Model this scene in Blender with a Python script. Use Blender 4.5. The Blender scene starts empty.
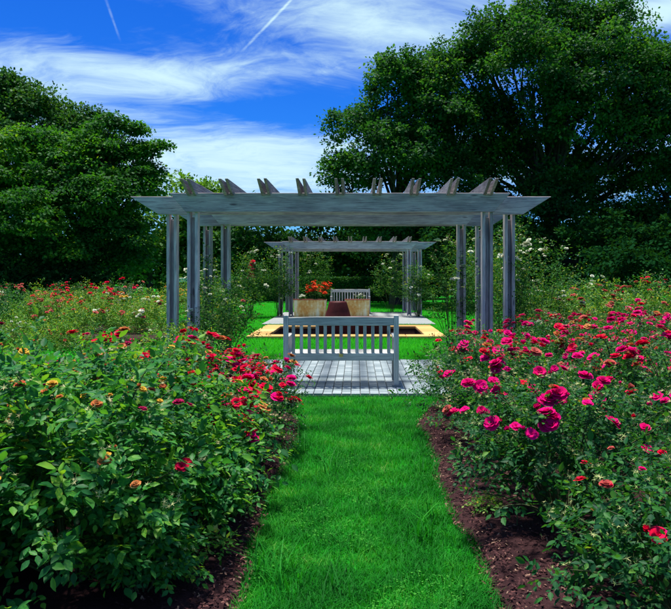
import bpy, math, random
import numpy as np
from mathutils import Vector, Matrix

sc = bpy.context.scene
C = sc.collection
R = math.radians
rng = np.random.default_rng(11)

# ------------------------------------------------------------------ camera
CAM_H = 1.49
FPX, VX, VY, W0, H0 = 697.0, 356.7, 275.0, 671.0, 609.0
cam = bpy.data.cameras.new('camera')
cam.sensor_width = 36.0
cam.lens = FPX / W0 * 36.0
cam.shift_x = -(VX - W0 / 2) / W0
cam.shift_y = -(H0 / 2 - VY) / W0
cam.clip_end = 2000
cam_o = bpy.data.objects.new('camera', cam)
C.objects.link(cam_o)
cam_o.location = (0, 0, CAM_H)
cam_o.rotation_euler = (R(90), 0, 0)
sc.camera = cam_o

# ------------------------------------------------------------------ sky and sun
SUN_EL, SUN_AZ = R(76), R(-28)          # azimuth measured from +Y towards +X
world = bpy.data.worlds.new('World')
sc.world = world
world.use_nodes = True
wn, wl = world.node_tree.nodes, world.node_tree.links
wn.clear()


class NG:
    """small helper to write node maths"""
    def __init__(s, tree):
        s.t = tree

    def n(s, typ, **kw):
        x = s.t.nodes.new(typ)
        for k, v in kw.items():
            setattr(x, k, v)
        return x

    def _in(s, sock, v):
        if isinstance(v, bpy.types.NodeSocket):
            s.t.links.new(v, sock)
        elif v is not None:
            sock.default_value = v

    def m(s, op, a, b=None, c=None, clamp=False):
        x = s.n('ShaderNodeMath', operation=op)
        x.use_clamp = clamp
        s._in(x.inputs[0], a)
        if b is not None:
            s._in(x.inputs[1], b)
        if c is not None:
            s._in(x.inputs[2], c)
        return x.outputs[0]

    def mapr(s, v, a, b, c=0.0, d=1.0, smooth=True):
        x = s.n('ShaderNodeMapRange')
        x.interpolation_type = 'SMOOTHSTEP' if smooth else 'LINEAR'
        s._in(x.inputs[0], v)
        for i, q in enumerate((a, b, c, d)):
            s._in(x.inputs[i + 1], q)
        return x.outputs[0]

    def mix(s, f, a, b, blend='MIX'):
        x = s.n('ShaderNodeMix', data_type='RGBA', blend_type=blend)
        s._in(x.inputs[0], f)
        s._in(x.inputs[6], a)
        s._in(x.inputs[7], b)
        return x.outputs[2]

    def xyz(s, a, b, c):
        x = s.n('ShaderNodeCombineXYZ')
        for i, q in enumerate((a, b, c)):
            s._in(x.inputs[i], q)
        return x.outputs[0]

    def noise(s, vec, scale, detail=5.0, rough=0.55, dist=0.0, lac=2.0):
        x = s.n('ShaderNodeTexNoise')
        s._in(x.inputs['Vector'], vec)
        x.inputs['Scale'].default_value = scale
        x.inputs['Detail'].default_value = detail
        x.inputs['Roughness'].default_value = rough
        x.inputs['Distortion'].default_value = dist
        x.inputs['Lacunarity'].default_value = lac
        return x.outputs[0]


def build_world():
    g = NG(world.node_tree)
    tc = g.n('ShaderNodeTexCoord')
    sep = g.n('ShaderNodeSeparateXYZ')
    wl.new(tc.outputs['Generated'], sep.inputs[0])
    x, y, z = sep.outputs
    sky = g.n('ShaderNodeTexSky', sky_type='NISHITA')
    sky.sun_disc = False
    sky.sun_elevation = SUN_EL
    sky.sun_rotation = SUN_AZ
    sky.air_density = 1.0
    sky.dust_density = 0.3
    sky.ozone_density = 3.0
    hs = g.n('ShaderNodeHueSaturation')
    hs.inputs['Hue'].default_value = 0.508
    hs.inputs['Saturation'].default_value = 1.35
    hs.inputs['Value'].default_value = 1.0
    wl.new(sky.outputs[0], hs.inputs['Color'])
    # wispy cloud deck seen in perspective
    az = g.m('ARCTAN2', x, y)
    el = g.m('ARCSINE', z)
    zz = g.m('ADD', g.m('MAXIMUM', z, 0.0), 0.16)
    px = g.m('DIVIDE', x, zz)
    py = g.m('DIVIDE', y, zz)
    pv = g.xyz(px, py, 0.0)
    rotated = g.xyz(g.m('ADD', px, g.m('MULTIPLY', py, 0.25)), g.m('MULTIPLY', py, 1.7), 3.7)
    warp = g.noise(pv, 0.9, 3, 0.5)
    wv = g.n('ShaderNodeVectorMath', operation='ADD')
    wl.new(rotated, wv.inputs[0])
    wl.new(g.xyz(g.m('MULTIPLY', warp, 1.6), g.m('MULTIPLY', warp, 1.1), 0.0), wv.inputs[1])
    n1 = g.noise(wv.outputs[0], 0.75, 8, 0.62, 0.4)
    n2 = g.noise(wv.outputs[0], 3.2, 7, 0.65, 0.8)
    n3 = g.noise(wv.outputs[0], 11.0, 6, 0.6, 0.6)
    dens = g.m('ADD', g.m('MULTIPLY', n1, 0.54), g.m('ADD', g.m('MULTIPLY', n2, 0.30), g.m('MULTIPLY', n3, 0.16)))

    def ell(pxc, pyc, rx, ry, amp, tilt=0.0):
        a0 = math.atan((pxc - VX) / FPX)
        e0 = math.atan((VY - pyc) / FPX * math.cos(a0))
        da = g.m('DIVIDE', g.m('SUBTRACT', az, a0), rx / FPX)
        de0 = g.m('SUBTRACT', g.m('SUBTRACT', el, e0), g.m('MULTIPLY', g.m('SUBTRACT', az, a0), tilt))
        de = g.m('DIVIDE', de0, ry / FPX)
        q = g.m('ADD', g.m('MULTIPLY', da, da), g.m('MULTIPLY', de, de))
        return g.m('MULTIPLY', g.m('POWER', 2.718, g.m('MULTIPLY', q, -1.0)), amp)

    bias = None
    for e in CLOUDS:
        t = ell(*e)
        bias = t if bias is None else g.m('ADD', bias, t)
    total = g.m('ADD', dens, bias)
    cl = g.mapr(total, 0.37, 0.74)
    cl = g.m('POWER', cl, 1.15)

    # two old contrails
    def trail(p0, p1, wid, amp, lo, hi):
        def ae(p):
            a0 = math.atan((p[0] - VX) / FPX)
            return a0, math.atan((VY - p[1]) / FPX * math.cos(a0))
        (a0, e0), (a1, e1) = ae(p0), ae(p1)
        dx, dy = a1 - a0, e1 - e0
        L = math.hypot(dx, dy)
        dx, dy = dx / L, dy / L
        ra, re = g.m('SUBTRACT', az, a0), g.m('SUBTRACT', el, e0)
        s = g.m('ADD', g.m('MULTIPLY', ra, dx / L), g.m('MULTIPLY', re, dy / L))
        d = g.m('ABSOLUTE', g.m('ADD', g.m('MULTIPLY', ra, -dy), g.m('MULTIPLY', re, dx)))
        w = g.m('MULTIPLY', g.m('ADD', g.m('MULTIPLY', n2, 1.2), 0.4), wid / FPX)
        f = g.mapr(d, 0.0, w, 1.0, 0.0)
        f = g.m('MULTIPLY', f, g.mapr(s, lo, lo + 0.35))
        f = g.m('MULTIPLY', f, g.mapr(s, hi, hi + 1.5, 1.0, 0.0))
        return g.m('MULTIPLY', g.m('MULTIPLY', f, g.mapr(n3, 0.3, 0.6, 0.35, 1.0)), amp)
    t1 = trail((240, 53), (291, 0), 2.0, 0.55, -0.05, 1.6)
    t2 = trail((120, 40), (106, 0), 1.8, 0.22, -0.1, 1.6)
    cl = g.m('ADD', cl, g.m('ADD', t1, t2), clamp=True)
    cl = g.m('MULTIPLY', cl, g.mapr(z, -0.02, 0.03))
    skc = g.mix(1.0, hs.outputs[0], SKY_TINT, 'MULTIPLY')
    col = g.mix(cl, skc, CLOUD_COL)
    bg = g.n('ShaderNodeBackground')
    bg.inputs['Strength'].default_value = SKY_STRENGTH
    wl.new(col, bg.inputs['Color'])
    out = g.n('ShaderNodeOutputWorld')
    wl.new(bg.outputs[0], out.inputs[0])


SKY_STRENGTH = 0.105
SKY_TINT = (0.10, 0.37, 0.72, 1)
CLOUD_COL = (3.2, 4.5, 4.9, 1)
CLOUDS = [(235, 150, 105, 22, 0.15, 0.06), (300, 184, 90, 18, 0.10), (150, 78, 100, 17, 0.13, -0.10), (370, 32, 120, 26, 0.15, -0.05),
          (662, 12, 42, 14, 0.22), (50, 105, 120, 45, 0.07), (230, 190, 160, 30, 0.06), (185, 70, 60, 10, 0.08, 0.1), (200, 108, 120, 10, -0.10), (300, 105, 70, 22, -0.16), (110, 12, 150, 28, -0.12),
          (330, 70, 80, 12, 0.06), (600, 40, 60, 20, -0.1)]
build_world()

sun = bpy.data.lights.new('sun', 'SUN')
sun.energy = 4.4
sun.angle = R(5)
sun.color = (1.0, 0.95, 0.86)
sun_o = bpy.data.objects.new('sun', sun)
C.objects.link(sun_o)
sd = Vector((math.sin(SUN_AZ) * math.cos(SUN_EL), math.cos(SUN_AZ) * math.cos(SUN_EL), math.sin(SUN_EL)))
sun_o.rotation_euler = sd.to_track_quat('Z', 'Y').to_euler()
sun_o.location = sd * 60

sc.view_settings.view_transform = 'Standard'
sc.view_settings.look = 'None'
sc.view_settings.exposure = 1.0
sc.view_settings.gamma = 1.0
sc.render.engine = 'CYCLES'
sc.cycles.max_bounces = 6
sc.cycles.transparent_max_bounces = 4


# ------------------------------------------------------------------ materials
def new_mat(name):
    m = bpy.data.materials.new(name)
    m.use_nodes = True
    m.node_tree.nodes.clear()
    g = NG(m.node_tree)
    out = g.n('ShaderNodeOutputMaterial')
    return m, g, out


def bsdf(g, out, color, rough=0.6, spec=0.4, bump=None, bstr=0.3, bdist=0.01, trans=None, tcol=None):
    p = g.n('ShaderNodeBsdfPrincipled')
    g._in(p.inputs['Base Color'], color)
    g._in(p.inputs['Roughness'], rough)
    p.inputs['Specular IOR Level'].default_value = spec
    if bump is not None:
        b = g.n('ShaderNodeBump')
        b.inputs['Strength'].default_value = bstr
        b.inputs['Distance'].default_value = bdist
        g.t.links.new(bump, b.inputs['Height'])
        g.t.links.new(b.outputs[0], p.inputs['Normal'])
    if trans:
        t = g.n('ShaderNodeBsdfTranslucent')
        g._in(t.inputs[0], tcol if tcol is not None else color)
        mx = g.n('ShaderNodeMixShader')
        mx.inputs[0].default_value = trans
        g.t.links.new(p.outputs[0], mx.inputs[1])
        g.t.links.new(t.outputs[0], mx.inputs[2])
        g.t.links.new(mx.outputs[0], out.inputs[0])
    else:
        g.t.links.new(p.outputs[0], out.inputs[0])
    return p


def ramp(g, fac, stops):
    r = g.n('ShaderNodeValToRGB')
    e = r.color_ramp.elements
    while len(e) < len(stops):
        e.new(0.5)
    for q, (p, c) in zip(e, stops):
        q.position = p
        q.color = (*c, 1)
    g._in(r.inputs[0], fac)
    return r.outputs[0]


def leaf_mat(name, stops, trans=0.3, rough=0.5, spec=0.35, tmul=(2.3, 1.7, 0.5), clump=0.0, cscale=1.5):
    """colour changes leaf by leaf and, gently, from clump to clump"""
    m, g, out = new_mat(name)
    geo = g.n('ShaderNodeNewGeometry')
    oi = g.n('ShaderNodeObjectInfo')
    f = g.m('FRACT', g.m('ADD', geo.outputs['Random Per Island'], oi.outputs['Random']))
    if clump:
        tc = g.n('ShaderNodeTexCoord')
        nz = g.noise(tc.outputs['Object'], cscale, 2, 0.5)
        f = g.m('ADD', g.m('MULTIPLY', f, 1 - clump), g.m('MULTIPLY', g.mapr(nz, 0.3, 0.7), clump))
    col = ramp(g, f, stops)
    tcol = g.mix(1.0, col, (*tmul, 1), 'MULTIPLY')
    bsdf(g, out, col, rough, spec, trans=trans, tcol=tcol)
    return m


def petal_mat(name, stops, trans=0.25):
    m, g, out = new_mat(name)
    geo = g.n('ShaderNodeNewGeometry')
    oi = g.n('ShaderNodeObjectInfo')
    f = g.m('ADD', g.m('MULTIPLY', geo.outputs['Random Per Island'], 0.5), g.m('MULTIPLY', oi.outputs['Random'], 0.5))
    col = ramp(g, f, stops)
    bsdf(g, out, col, 0.7, 0.04, trans=trans, tcol=col)
    return m


def wood_mat(name, c1, c2, c3):
    m, g, out = new_mat(name)
    tc = g.n('ShaderNodeTexCoord')
    oi = g.n('ShaderNodeObjectInfo')
    off = g.n('ShaderNodeVectorMath', operation='ADD')
    g.t.links.new(tc.outputs['Object'], off.inputs[0])
    g.t.links.new(g.xyz(g.m('MULTIPLY', oi.outputs['Random'], 37.0), g.m('MULTIPLY', oi.outputs['Random'], 11.0), 0.0), off.inputs[1])
    mp = g.n('ShaderNodeMapping')
    mp.inputs['Scale'].default_value = (1.2, 26, 26)
    g.t.links.new(off.outputs[0], mp.inputs[0])
    grain = g.noise(mp.outputs[0], 2.2, 6, 0.65, 1.2)
    mp2 = g.n('ShaderNodeMapping')
    mp2.inputs['Scale'].default_value = (1.0, 4.0, 4.0)
    g.t.links.new(off.outputs[0], mp2.inputs[0])
    blot = g.noise(mp2.outputs[0], 1.6, 4, 0.6)
    col = ramp(g, grain, [(0.30, c1), (0.48, c2), (0.68, c3)])
    col = g.mix(g.mapr(blot, 0.35, 0.75, 0.0, 0.65), col, (c1[0] * 0.9, c1[1] * 0.9, c1[2] * 0.92, 1))
    val = g.m('ADD', 0.72, g.m('MULTIPLY', oi.outputs['Random'], 0.42))
    col = g.mix(1.0, col, g.xyz(val, val, val), 'MULTIPLY')
    # knots
    mp3 = g.n('ShaderNodeMapping')
    mp3.inputs['Scale'].default_value = (1.6, 6.0, 6.0)
    g.t.links.new(off.outputs[0], mp3.inputs[0])
    v = g.n('ShaderNodeTexVoronoi')
    v.inputs['Scale'].default_value = 1.0
    g.t.links.new(mp3.outputs[0], v.inputs['Vector'])
    kn = g.mapr(v.outputs[0], 0.05, 0.13, 0.75, 0.0)
    col = g.mix(kn, col, (c1[0] * 0.35, c1[1] * 0.3, c1[2] * 0.33, 1))
    bsdf(g, out, col, 0.82, 0.2, bump=grain, bstr=0.5, bdist=0.004)
    return m


def noise_mat(name, stops, scale, rough=0.85, bstr=0.5, bdist=0.02, detail=6, spec=0.25, scale2=None):
    m, g, out = new_mat(name)
    tc = g.n('ShaderNodeTexCoord')
    n = g.noise(tc.outputs['Object'], scale, detail, 0.65)
    f = n
    if scale2:
        f = g.m('ADD', g.m('MULTIPLY', n, 0.55), g.m('MULTIPLY', g.noise(tc.outputs['Object'], scale2, 4, 0.6), 0.45))
    col = ramp(g, f, stops)
    bsdf(g, out, col, rough, spec, bump=n, bstr=bstr, bdist=bdist)
    return m


def piece_mat(name, stops, rough=0.85, scale=30):
    """stone / brick pieces: tone by object, fine grain inside"""
    m, g, out = new_mat(name)
    tc = g.n('ShaderNodeTexCoord')
    oi = g.n('ShaderNodeObjectInfo')
    geo = g.n('ShaderNodeNewGeometry')
    f = g.m('FRACT', g.m('ADD', oi.outputs['Random'], geo.outputs['Random Per Island']))
    col = ramp(g, f, stops)
    n = g.noise(tc.outputs['Object'], scale, 6, 0.7)
    n2 = g.noise(geo.outputs['Position'], 1.3, 4, 0.6)
    v = g.m('ADD', 0.55, g.m('ADD', g.m('MULTIPLY', n, 0.45), g.m('MULTIPLY', n2, 0.45)))
    col = g.mix(1.0, col, g.xyz(v, v, v), 'MULTIPLY')
    bsdf(g, out, col, rough, 0.25, bump=n, bstr=0.5, bdist=0.004)
    return m


M = {}
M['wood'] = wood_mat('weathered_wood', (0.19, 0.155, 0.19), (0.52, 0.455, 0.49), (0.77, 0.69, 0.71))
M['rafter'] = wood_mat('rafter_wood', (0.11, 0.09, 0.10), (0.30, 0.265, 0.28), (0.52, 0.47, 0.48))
M['bench'] = wood_mat('silvered_teak', (0.25, 0.26, 0.255), (0.51, 0.515, 0.48), (0.71, 0.70, 0.65))
M['rose_leaf'] = leaf_mat('rose_leaf_large', [(0.0, (0.009, 0.075, 0.026)), (0.4, (0.020, 0.145, 0.034)), (0.66, (0.050, 0.225, 0.030)), (0.88, (0.13, 0.32, 0.030)), (0.98, (0.24, 0.38, 0.04)), (1.0, (0.25, 0.10, 0.04))], 0.38, 0.48, 0.15, clump=0.35, cscale=5.0)
M['shrub_leaf'] = leaf_mat('shrub_rose_leaf', [(0.0, (0.006, 0.048, 0.020)), (0.5, (0.012, 0.090, 0.024)), (0.85, (0.036, 0.165, 0.026)), (0.97, (0.12, 0.27, 0.035)), (1.0, (0.22, 0.10, 0.03))], 0.36, 0.5, 0.12, clump=0.25, cscale=5.0)
M['pale_leaf'] = leaf_mat('pale_rose_leaf', [(0.0, (0.028, 0.12, 0.02)), (0.5, (0.06, 0.20, 0.025)), (0.85, (0.13, 0.28, 0.035)), (1.0, (0.32, 0.37, 0.12))], 0.3, 0.6, 0.08)
M['climb_leaf'] = leaf_mat('climber_leaf', [(0.0, (0.010, 0.062, 0.016)), (0.5, (0.022, 0.11, 0.02)), (0.85, (0.05, 0.17, 0.025)), (1.0, (0.17, 0.24, 0.05))], 0.3, 0.6, 0.08)
M['tree_dark'] = leaf_mat('oak_leaf', [(0.0, (0.008, 0.048, 0.018)), (0.45, (0.014, 0.085, 0.020)), (0.85, (0.034, 0.145, 0.022)), (1.0, (0.08, 0.21, 0.024))], 0.36, 0.6, 0.08, clump=0.55, cscale=0.5)
M['tree_bright'] = leaf_mat('maple_leaf', [(0.0, (0.008, 0.060, 0.014)), (0.45, (0.016, 0.105, 0.015)), (0.82, (0.045, 0.19, 0.016)), (1.0, (0.17, 0.33, 0.02))], 0.38, 0.6, 0.1, clump=0.6, cscale=0.6)
M['tree_far'] = leaf_mat('far_leaf', [(0.0, (0.010, 0.058, 0.018)), (0.5, (0.018, 0.095, 0.020)), (1.0, (0.055, 0.165, 0.024))], 0.25, 0.6, 0.08, clump=0.5, cscale=0.4)
M['tree_lime'] = leaf_mat('lime_leaf', [(0.0, (0.03, 0.12, 0.02)), (0.5, (0.06, 0.19, 0.025)), (1.0, (0.12, 0.28, 0.03))], 0.35, 0.6, 0.2, clump=0.5, cscale=0.5)
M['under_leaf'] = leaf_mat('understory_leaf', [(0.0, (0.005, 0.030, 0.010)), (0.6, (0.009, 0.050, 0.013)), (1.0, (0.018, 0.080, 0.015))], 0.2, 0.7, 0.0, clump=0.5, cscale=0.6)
M['bark'] = noise_mat('bark', [(0.3, (0.020, 0.016, 0.014)), (0.7, (0.07, 0.056, 0.046))], 9, bstr=0.9, bdist=0.05)
M['cane'] = noise_mat('cane', [(0.3, (0.03, 0.05, 0.02)), (0.7, (0.09, 0.11, 0.04))], 30, bstr=0.2)
M['magenta'] = petal_mat('magenta_petal', [(0.0, (0.52, 0.002, 0.085)), (0.5, (0.66, 0.003, 0.15)), (1.0, (0.78, 0.006, 0.26))])
M['red'] = petal_mat('red_petal', [(0.0, (0.54, 0.003, 0.025)), (0.5, (0.68, 0.005, 0.045)), (1.0, (0.74, 0.006, 0.10))])
M['faded'] = petal_mat('faded_petal', [(0.0, (0.45, 0.05, 0.03)), (0.5, (0.50, 0.16, 0.05)), (1.0, (0.55, 0.30, 0.10))])
M['pinkpale'] = petal_mat('rusty_pink_petal', [(0.0, (0.42, 0.045, 0.05)), (0.6, (0.50, 0.12, 0.09)), (1.0, (0.58, 0.30, 0.18))])
M['white'] = petal_mat('white_petal', [(0.0, (0.50, 0.56, 0.40)), (0.6, (0.66, 0.68, 0.54)), (1.0, (0.70, 0.66, 0.46))])
M['orange'] = petal_mat('orange_petal', [(0.0, (0.62, 0.03, 0.012)), (0.6, (0.72, 0.07, 0.02)), (1.0, (0.75, 0.15, 0.03))])
M['yellow'] = petal_mat('yellow_petal', [(0.0, (0.55, 0.28, 0.04)), (0.6, (0.62, 0.40, 0.05)), (1.0, (0.60, 0.24, 0.05))])
M['maroon'] = petal_mat('maroon_petal', [(0.0, (0.22, 0.006, 0.04)), (1.0, (0.40, 0.012, 0.09))])
M['sepal'] = petal_mat('dry_sepal', [(0.0, (0.12, 0.22, 0.05)), (0.35, (0.36, 0.40, 0.16)), (0.75, (0.58, 0.52, 0.28)), (1.0, (0.46, 0.14, 0.05))], 0.2)
M['grass'] = leaf_mat('grass_blade', [(0.0, (0.006, 0.095, 0.010)), (0.35, (0.009, 0.165, 0.013)), (0.7, (0.018, 0.25, 0.017)), (0.93, (0.06, 0.33, 0.026)), (1.0, (0.28, 0.36, 0.12))], 0.3, 0.6, 0.1, tmul=(1.5, 1.3, 0.5), clump=0.5, cscale=2.6)
M['lawn_grass'] = leaf_mat('lawn_grass_blade', [(0.0, (0.016, 0.22, 0.012)), (0.5, (0.024, 0.31, 0.014)), (1.0, (0.05, 0.40, 0.02))], 0.35, 0.7, 0.05, tmul=(1.6, 1.5, 0.5), clump=0.4, cscale=0.8)
M['clover'] = leaf_mat('clover_leaf', [(0.0, (0.016, 0.13, 0.014)), (1.0, (0.06, 0.28, 0.03))], 0.25, 0.7, 0.05)
M['chip'] = leaf_mat('bark_chip', [(0.0, (0.018, 0.007, 0.009)), (0.5, (0.055, 0.020, 0.022)), (0.85, (0.12, 0.048, 0.042)), (1.0, (0.30, 0.19, 0.13))], 0.0, 0.9, 0.15)
M['lawn'] = noise_mat('lawn_turf', [(0.3, (0.008, 0.12, 0.010)), (0.5, (0.012, 0.20, 0.013)), (0.72, (0.022, 0.27, 0.017))], 40, bstr=0.8, bdist=0.03, scale2=1.1, spec=0.0)
M['mulch'] = noise_mat('mulch', [(0.3, (0.014, 0.006, 0.008)), (0.55, (0.045, 0.018, 0.020)), (0.75, (0.10, 0.048, 0.045))], 28, bstr=1.0, bdist=0.04, scale2=3.0, spec=0.1)
M['brick'] = piece_mat('paving_brick', [(0.0, (0.16, 0.205, 0.225)), (0.5, (0.215, 0.265, 0.285)), (1.0, (0.27, 0.32, 0.34))])
M['joint'] = noise_mat('joint_sand', [(0.3, (0.06, 0.075, 0.08)), (0.7, (0.13, 0.15, 0.14))], 50, bstr=0.3)
M['concrete'] = noise_mat('concrete', [(0.3, (0.17, 0.19, 0.19)), (0.7, (0.28, 0.30, 0.29))], 14, bstr=0.2, scale2=1.5)
M['sandstone'] = piece_mat('sandstone_rim', [(0.0, (0.38, 0.20, 0.06)), (0.5, (0.50, 0.29, 0.09)), (1.0, (0.58, 0.38, 0.14))], scale=12)
M['basin'] = noise_mat('basin_wall', [(0.3, (0.035, 0.016, 0.012)), (0.7, (0.09, 0.035, 0.025))], 9, bstr=0.3, rough=0.6)
M['maroon_stone'] = noise_mat('maroon_stone', [(0.3, (0.040, 0.006, 0.006)), (0.7, (0.085, 0.012, 0.012))], 7, bstr=0.25, rough=0.6, spec=0.15)
M['soil'] = noise_mat('soil', [(0.3, (0.02, 0.013, 0.01)), (0.7, (0.05, 0.035, 0.025))], 25)
M['white_paint'] = noise_mat('white_paint', [(0.3, (0.66, 0.68, 0.70)), (0.7, (0.80, 0.80, 0.80))], 6, bstr=0.1)
M['brick_red'] = piece_mat('red_brick', [(0.0, (0.20, 0.05, 0.03)), (1.0, (0.34, 0.10, 0.06))])
M['brass'] = noise_mat('brass', [(0.3, (0.50, 0.36, 0.08)), (0.7, (0.66, 0.50, 0.14))], 20, bstr=0.1, rough=0.4)
M['metal'] = noise_mat('stake_metal', [(0.3, (0.30, 0.31, 0.32)), (0.7, (0.55, 0.56, 0.58))], 20, bstr=0.1, rough=0.4)
M['bolt'] = noise_mat('bolt_iron', [(0.3, (0.03, 0.03, 0.035)), (0.7, (0.07, 0.07, 0.075))], 20, bstr=0.1, rough=0.5)


def water_mat():
    m, g, out = new_mat('pool_water')
    tc = g.n('ShaderNodeTexCoord')
    n = g.noise(tc.outputs['Object'], 5.0, 4, 0.5)
    p = bsdf(g, out, (0.022, 0.012, 0.008, 1), 0.06, 0.5, bump=n, bstr=0.25, bdist=0.02)
    return m


M['water'] = water_mat()


def planter_mat():
    m, g, out = new_mat('stained_sandstone')
    tc = g.n('ShaderNodeTexCoord')
    mp = g.n('ShaderNodeMapping')
    mp.inputs['Scale'].default_value = (4.0, 4.0, 0.8)
    g.t.links.new(tc.outputs['Object'], mp.inputs[0])
    n = g.noise(mp.outputs[0], 1.4, 5, 0.6)
    n2 = g.noise(tc.outputs['Object'], 14, 5, 0.6)
    f = g.m('ADD', g.m('MULTIPLY', n, 0.75), g.m('MULTIPLY', n2, 0.25))
    col = ramp(g, f, [(0.36, (0.50, 0.17, 0.04)), (0.46, (0.62, 0.32, 0.08)), (0.54, (0.72, 0.52, 0.22)), (0.64, (0.78, 0.70, 0.44))])
    bsdf(g, out, col, 0.8, 0.25, bump=n2, bstr=0.3)
    return m


M['planter'] = planter_mat()


# ------------------------------------------------------------------ mesh helpers
def mesh_np(name, verts, faces, mat, smooth=False):
    """verts (N,3), faces (M,k) with k = 3 or 4"""
    me = bpy.data.meshes.new(name)
    verts = np.ascontiguousarray(verts, dtype=np.float32)
    faces = np.ascontiguousarray(faces, dtype=np.int32)
    k = faces.shape[1]
    me.vertices.add(len(verts))
    me.vertices.foreach_set('co', verts.ravel())
    me.loops.add(faces.size)
    me.loops.foreach_set('vertex_index', faces.ravel())
    me.polygons.add(len(faces))
    me.polygons.foreach_set('loop_start', np.arange(0, faces.size, k, dtype=np.int32))
    if smooth:
        me.polygons.foreach_set('use_smooth', np.ones(len(faces), dtype=bool))
    me.update(calc_edges=True)
    me.materials.append(M[mat])
    return me


def link(name, me, parent=None, loc=None, rot=None, kind=None, label=None):
    o = bpy.data.objects.new(name, me)
    C.objects.link(o)
    if parent is not None:
        o.parent = parent
    if loc is not None:
        o.location = loc
    if rot is not None:
        o.rotation_euler = rot
    if kind:
        o['kind'] = kind
    if label:
        o['label'] = label
    return o


def thing(name, label, cat, loc=(0, 0, 0), rotz=0.0, group=None):
    o = bpy.data.objects.new(name, None)
    C.objects.link(o)
    o.location = loc
    o.rotation_euler = (0, 0, rotz)
    o.empty_display_size = 0.2
    o['label'] = label
    o['category'] = cat
    if group:
        o['group'] = group
    return o


def tagthing(o, label, cat, group=None):
    o['label'] = label
    o['category'] = cat
    if group:
        o['group'] = group
    return o


def copy_tree(o, parent=None):
    c = o.copy()
    C.objects.link(c)
    c.parent = parent
    for ch in o.children:
        copy_tree(ch, c)
    return c


def poly(name, profile, thick, mat, bev=0.004):
    """prism: profile is a list of (x, z) in the local XZ plane, extruded +-thick/2 along Y; bevelled"""
    import bmesh
    bm = bmesh.new()
    a = [bm.verts.new((x, -thick / 2, z)) for x, z in profile]
    b = [bm.verts.new((x, thick / 2, z)) for x, z in profile]
    bm.faces.new(a)
    bm.faces.new(b[::-1])
    n = len(profile)
    for i in range(n):
        bm.faces.new((a[i], b[i], b[(i + 1) % n], a[(i + 1) % n]))
    bmesh.ops.recalc_face_normals(bm, faces=bm.faces)
    if bev:
        bmesh.ops.bevel(bm, geom=list(bm.edges), offset=bev, segments=1, affect='EDGES')
    me = bpy.data.meshes.new(name)
    bm.to_mesh(me)
    bm.free()
    me.materials.append(M[mat])
    return me


def boxmesh(name, l, t, h, mat, bev=0.004):
    """l along X, t along Y, h along Z, centred"""
    return poly(name, [(-l / 2, -h / 2), (l / 2, -h / 2), (l / 2, h / 2), (-l / 2, h / 2)], t, mat, bev)


def lathe(name, prof, mat, seg=32, smooth=True):
    v, f = [], []
    for r, z in prof:
        for i in range(seg):
            a = 2 * math.pi * i / seg
            v.append((r * math.cos(a), r * math.sin(a), z))
    for j in range(len(prof) - 1):
        for i in range(seg):
            i2 = (i + 1) % seg
            f.append((j * seg + i, j * seg + i2, (j + 1) * seg + i2, (j + 1) * seg + i))
    return mesh_np(name, np.array(v), np.array(f), mat, smooth)


def tubes(name, paths, mat, seg=5, smooth=True):
    """paths: list of (points (n,3), radii (n,))"""
    V, F, base = [], [], 0
    for P, rad in paths:
        P = np.asarray(P, float)
        n = len(P)
        T = np.gradient(P, axis=0)
        T /= np.linalg.norm(T, axis=1, keepdims=True) + 1e-9
        up = np.where(np.abs(T[:, 2:3]) > 0.9, np.array([[1.0, 0, 0]]), np.array([[0, 0, 1.0]]))
        A = np.cross(T, up)
        A /= np.linalg.norm(A, axis=1, keepdims=True) + 1e-9
        B = np.cross(T, A)
        ang = np.arange(seg) * 2 * np.pi / seg
        ring = (A[:, None, :] * np.cos(ang)[None, :, None] + B[:, None, :] * np.sin(ang)[None, :, None]) * np.asarray(rad)[:, None, None]
        V.append((P[:, None, :] + ring).reshape(-1, 3))
        i = np.arange(n - 1)[:, None] * seg
        j = np.arange(seg)[None, :]
        j2 = (j + 1) % seg
        f = np.stack([i + j, i + j2, i + seg + j2, i + seg + j], -1).reshape(-1, 4) + base
        F.append(f)
        base += n * seg
    return mesh_np(name, np.concatenate(V), np.concatenate(F), mat, smooth)


def unit(v):
    return v / (np.linalg.norm(v, axis=-1, keepdims=True) + 1e-9)


def frames(axis, nrm):
    """basis matrices with local Y = axis, local Z near nrm"""
    y = unit(axis)
    x = unit(np.cross(y, nrm))
    z = np.cross(x, y)
    return np.stack([x, y, z], -1)      # columns


def inst(tv, tf, mats, pos, scale):
    """place a template n times"""
    n = len(pos)
    v = np.einsum('nij,kj->nki', mats, tv) * np.asarray(scale).reshape(-1, 1, 1) + pos[:, None, :]
    f = tf[None] + (np.arange(n) * len(tv))[:, None, None]
    return v.reshape(-1, 3), f.reshape(-1, tf.shape[1])


# leaf templates (length 1 along Y)
LEAF6_V = np.array([(0, 0, 0), (-.20, .22, .035), (-.27, .52, .05), (-.13, .82, .01), (0, 1, -.06), (.13, .82, .01), (.27, .52, .05), (.20, .22, .035), (0, .45, -.03)], float)
LEAF6_F = np.array([(0, 8, 1), (1, 8, 2), (2, 8, 3), (3, 8, 4), (4, 8, 5), (5, 8, 6), (6, 8, 7), (7, 8, 0)])
LEAF4_V = np.array([(0, 0, 0), (-.28, .45, .05), (0, 1, -.04), (.28, .45, .05), (0, .45, -.03)], float)
LEAF4_F = np.array([(0, 4, 1), (1, 4, 2), (2, 4, 3), (3, 4, 0)])
LEAF2_V = np.array([(0, 0, 0), (-.36, .5, .06), (0, 1, 0), (.36, .5, .06)], float)
LEAF2_F = np.array([(0, 2, 1), (0, 3, 2)])


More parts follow.
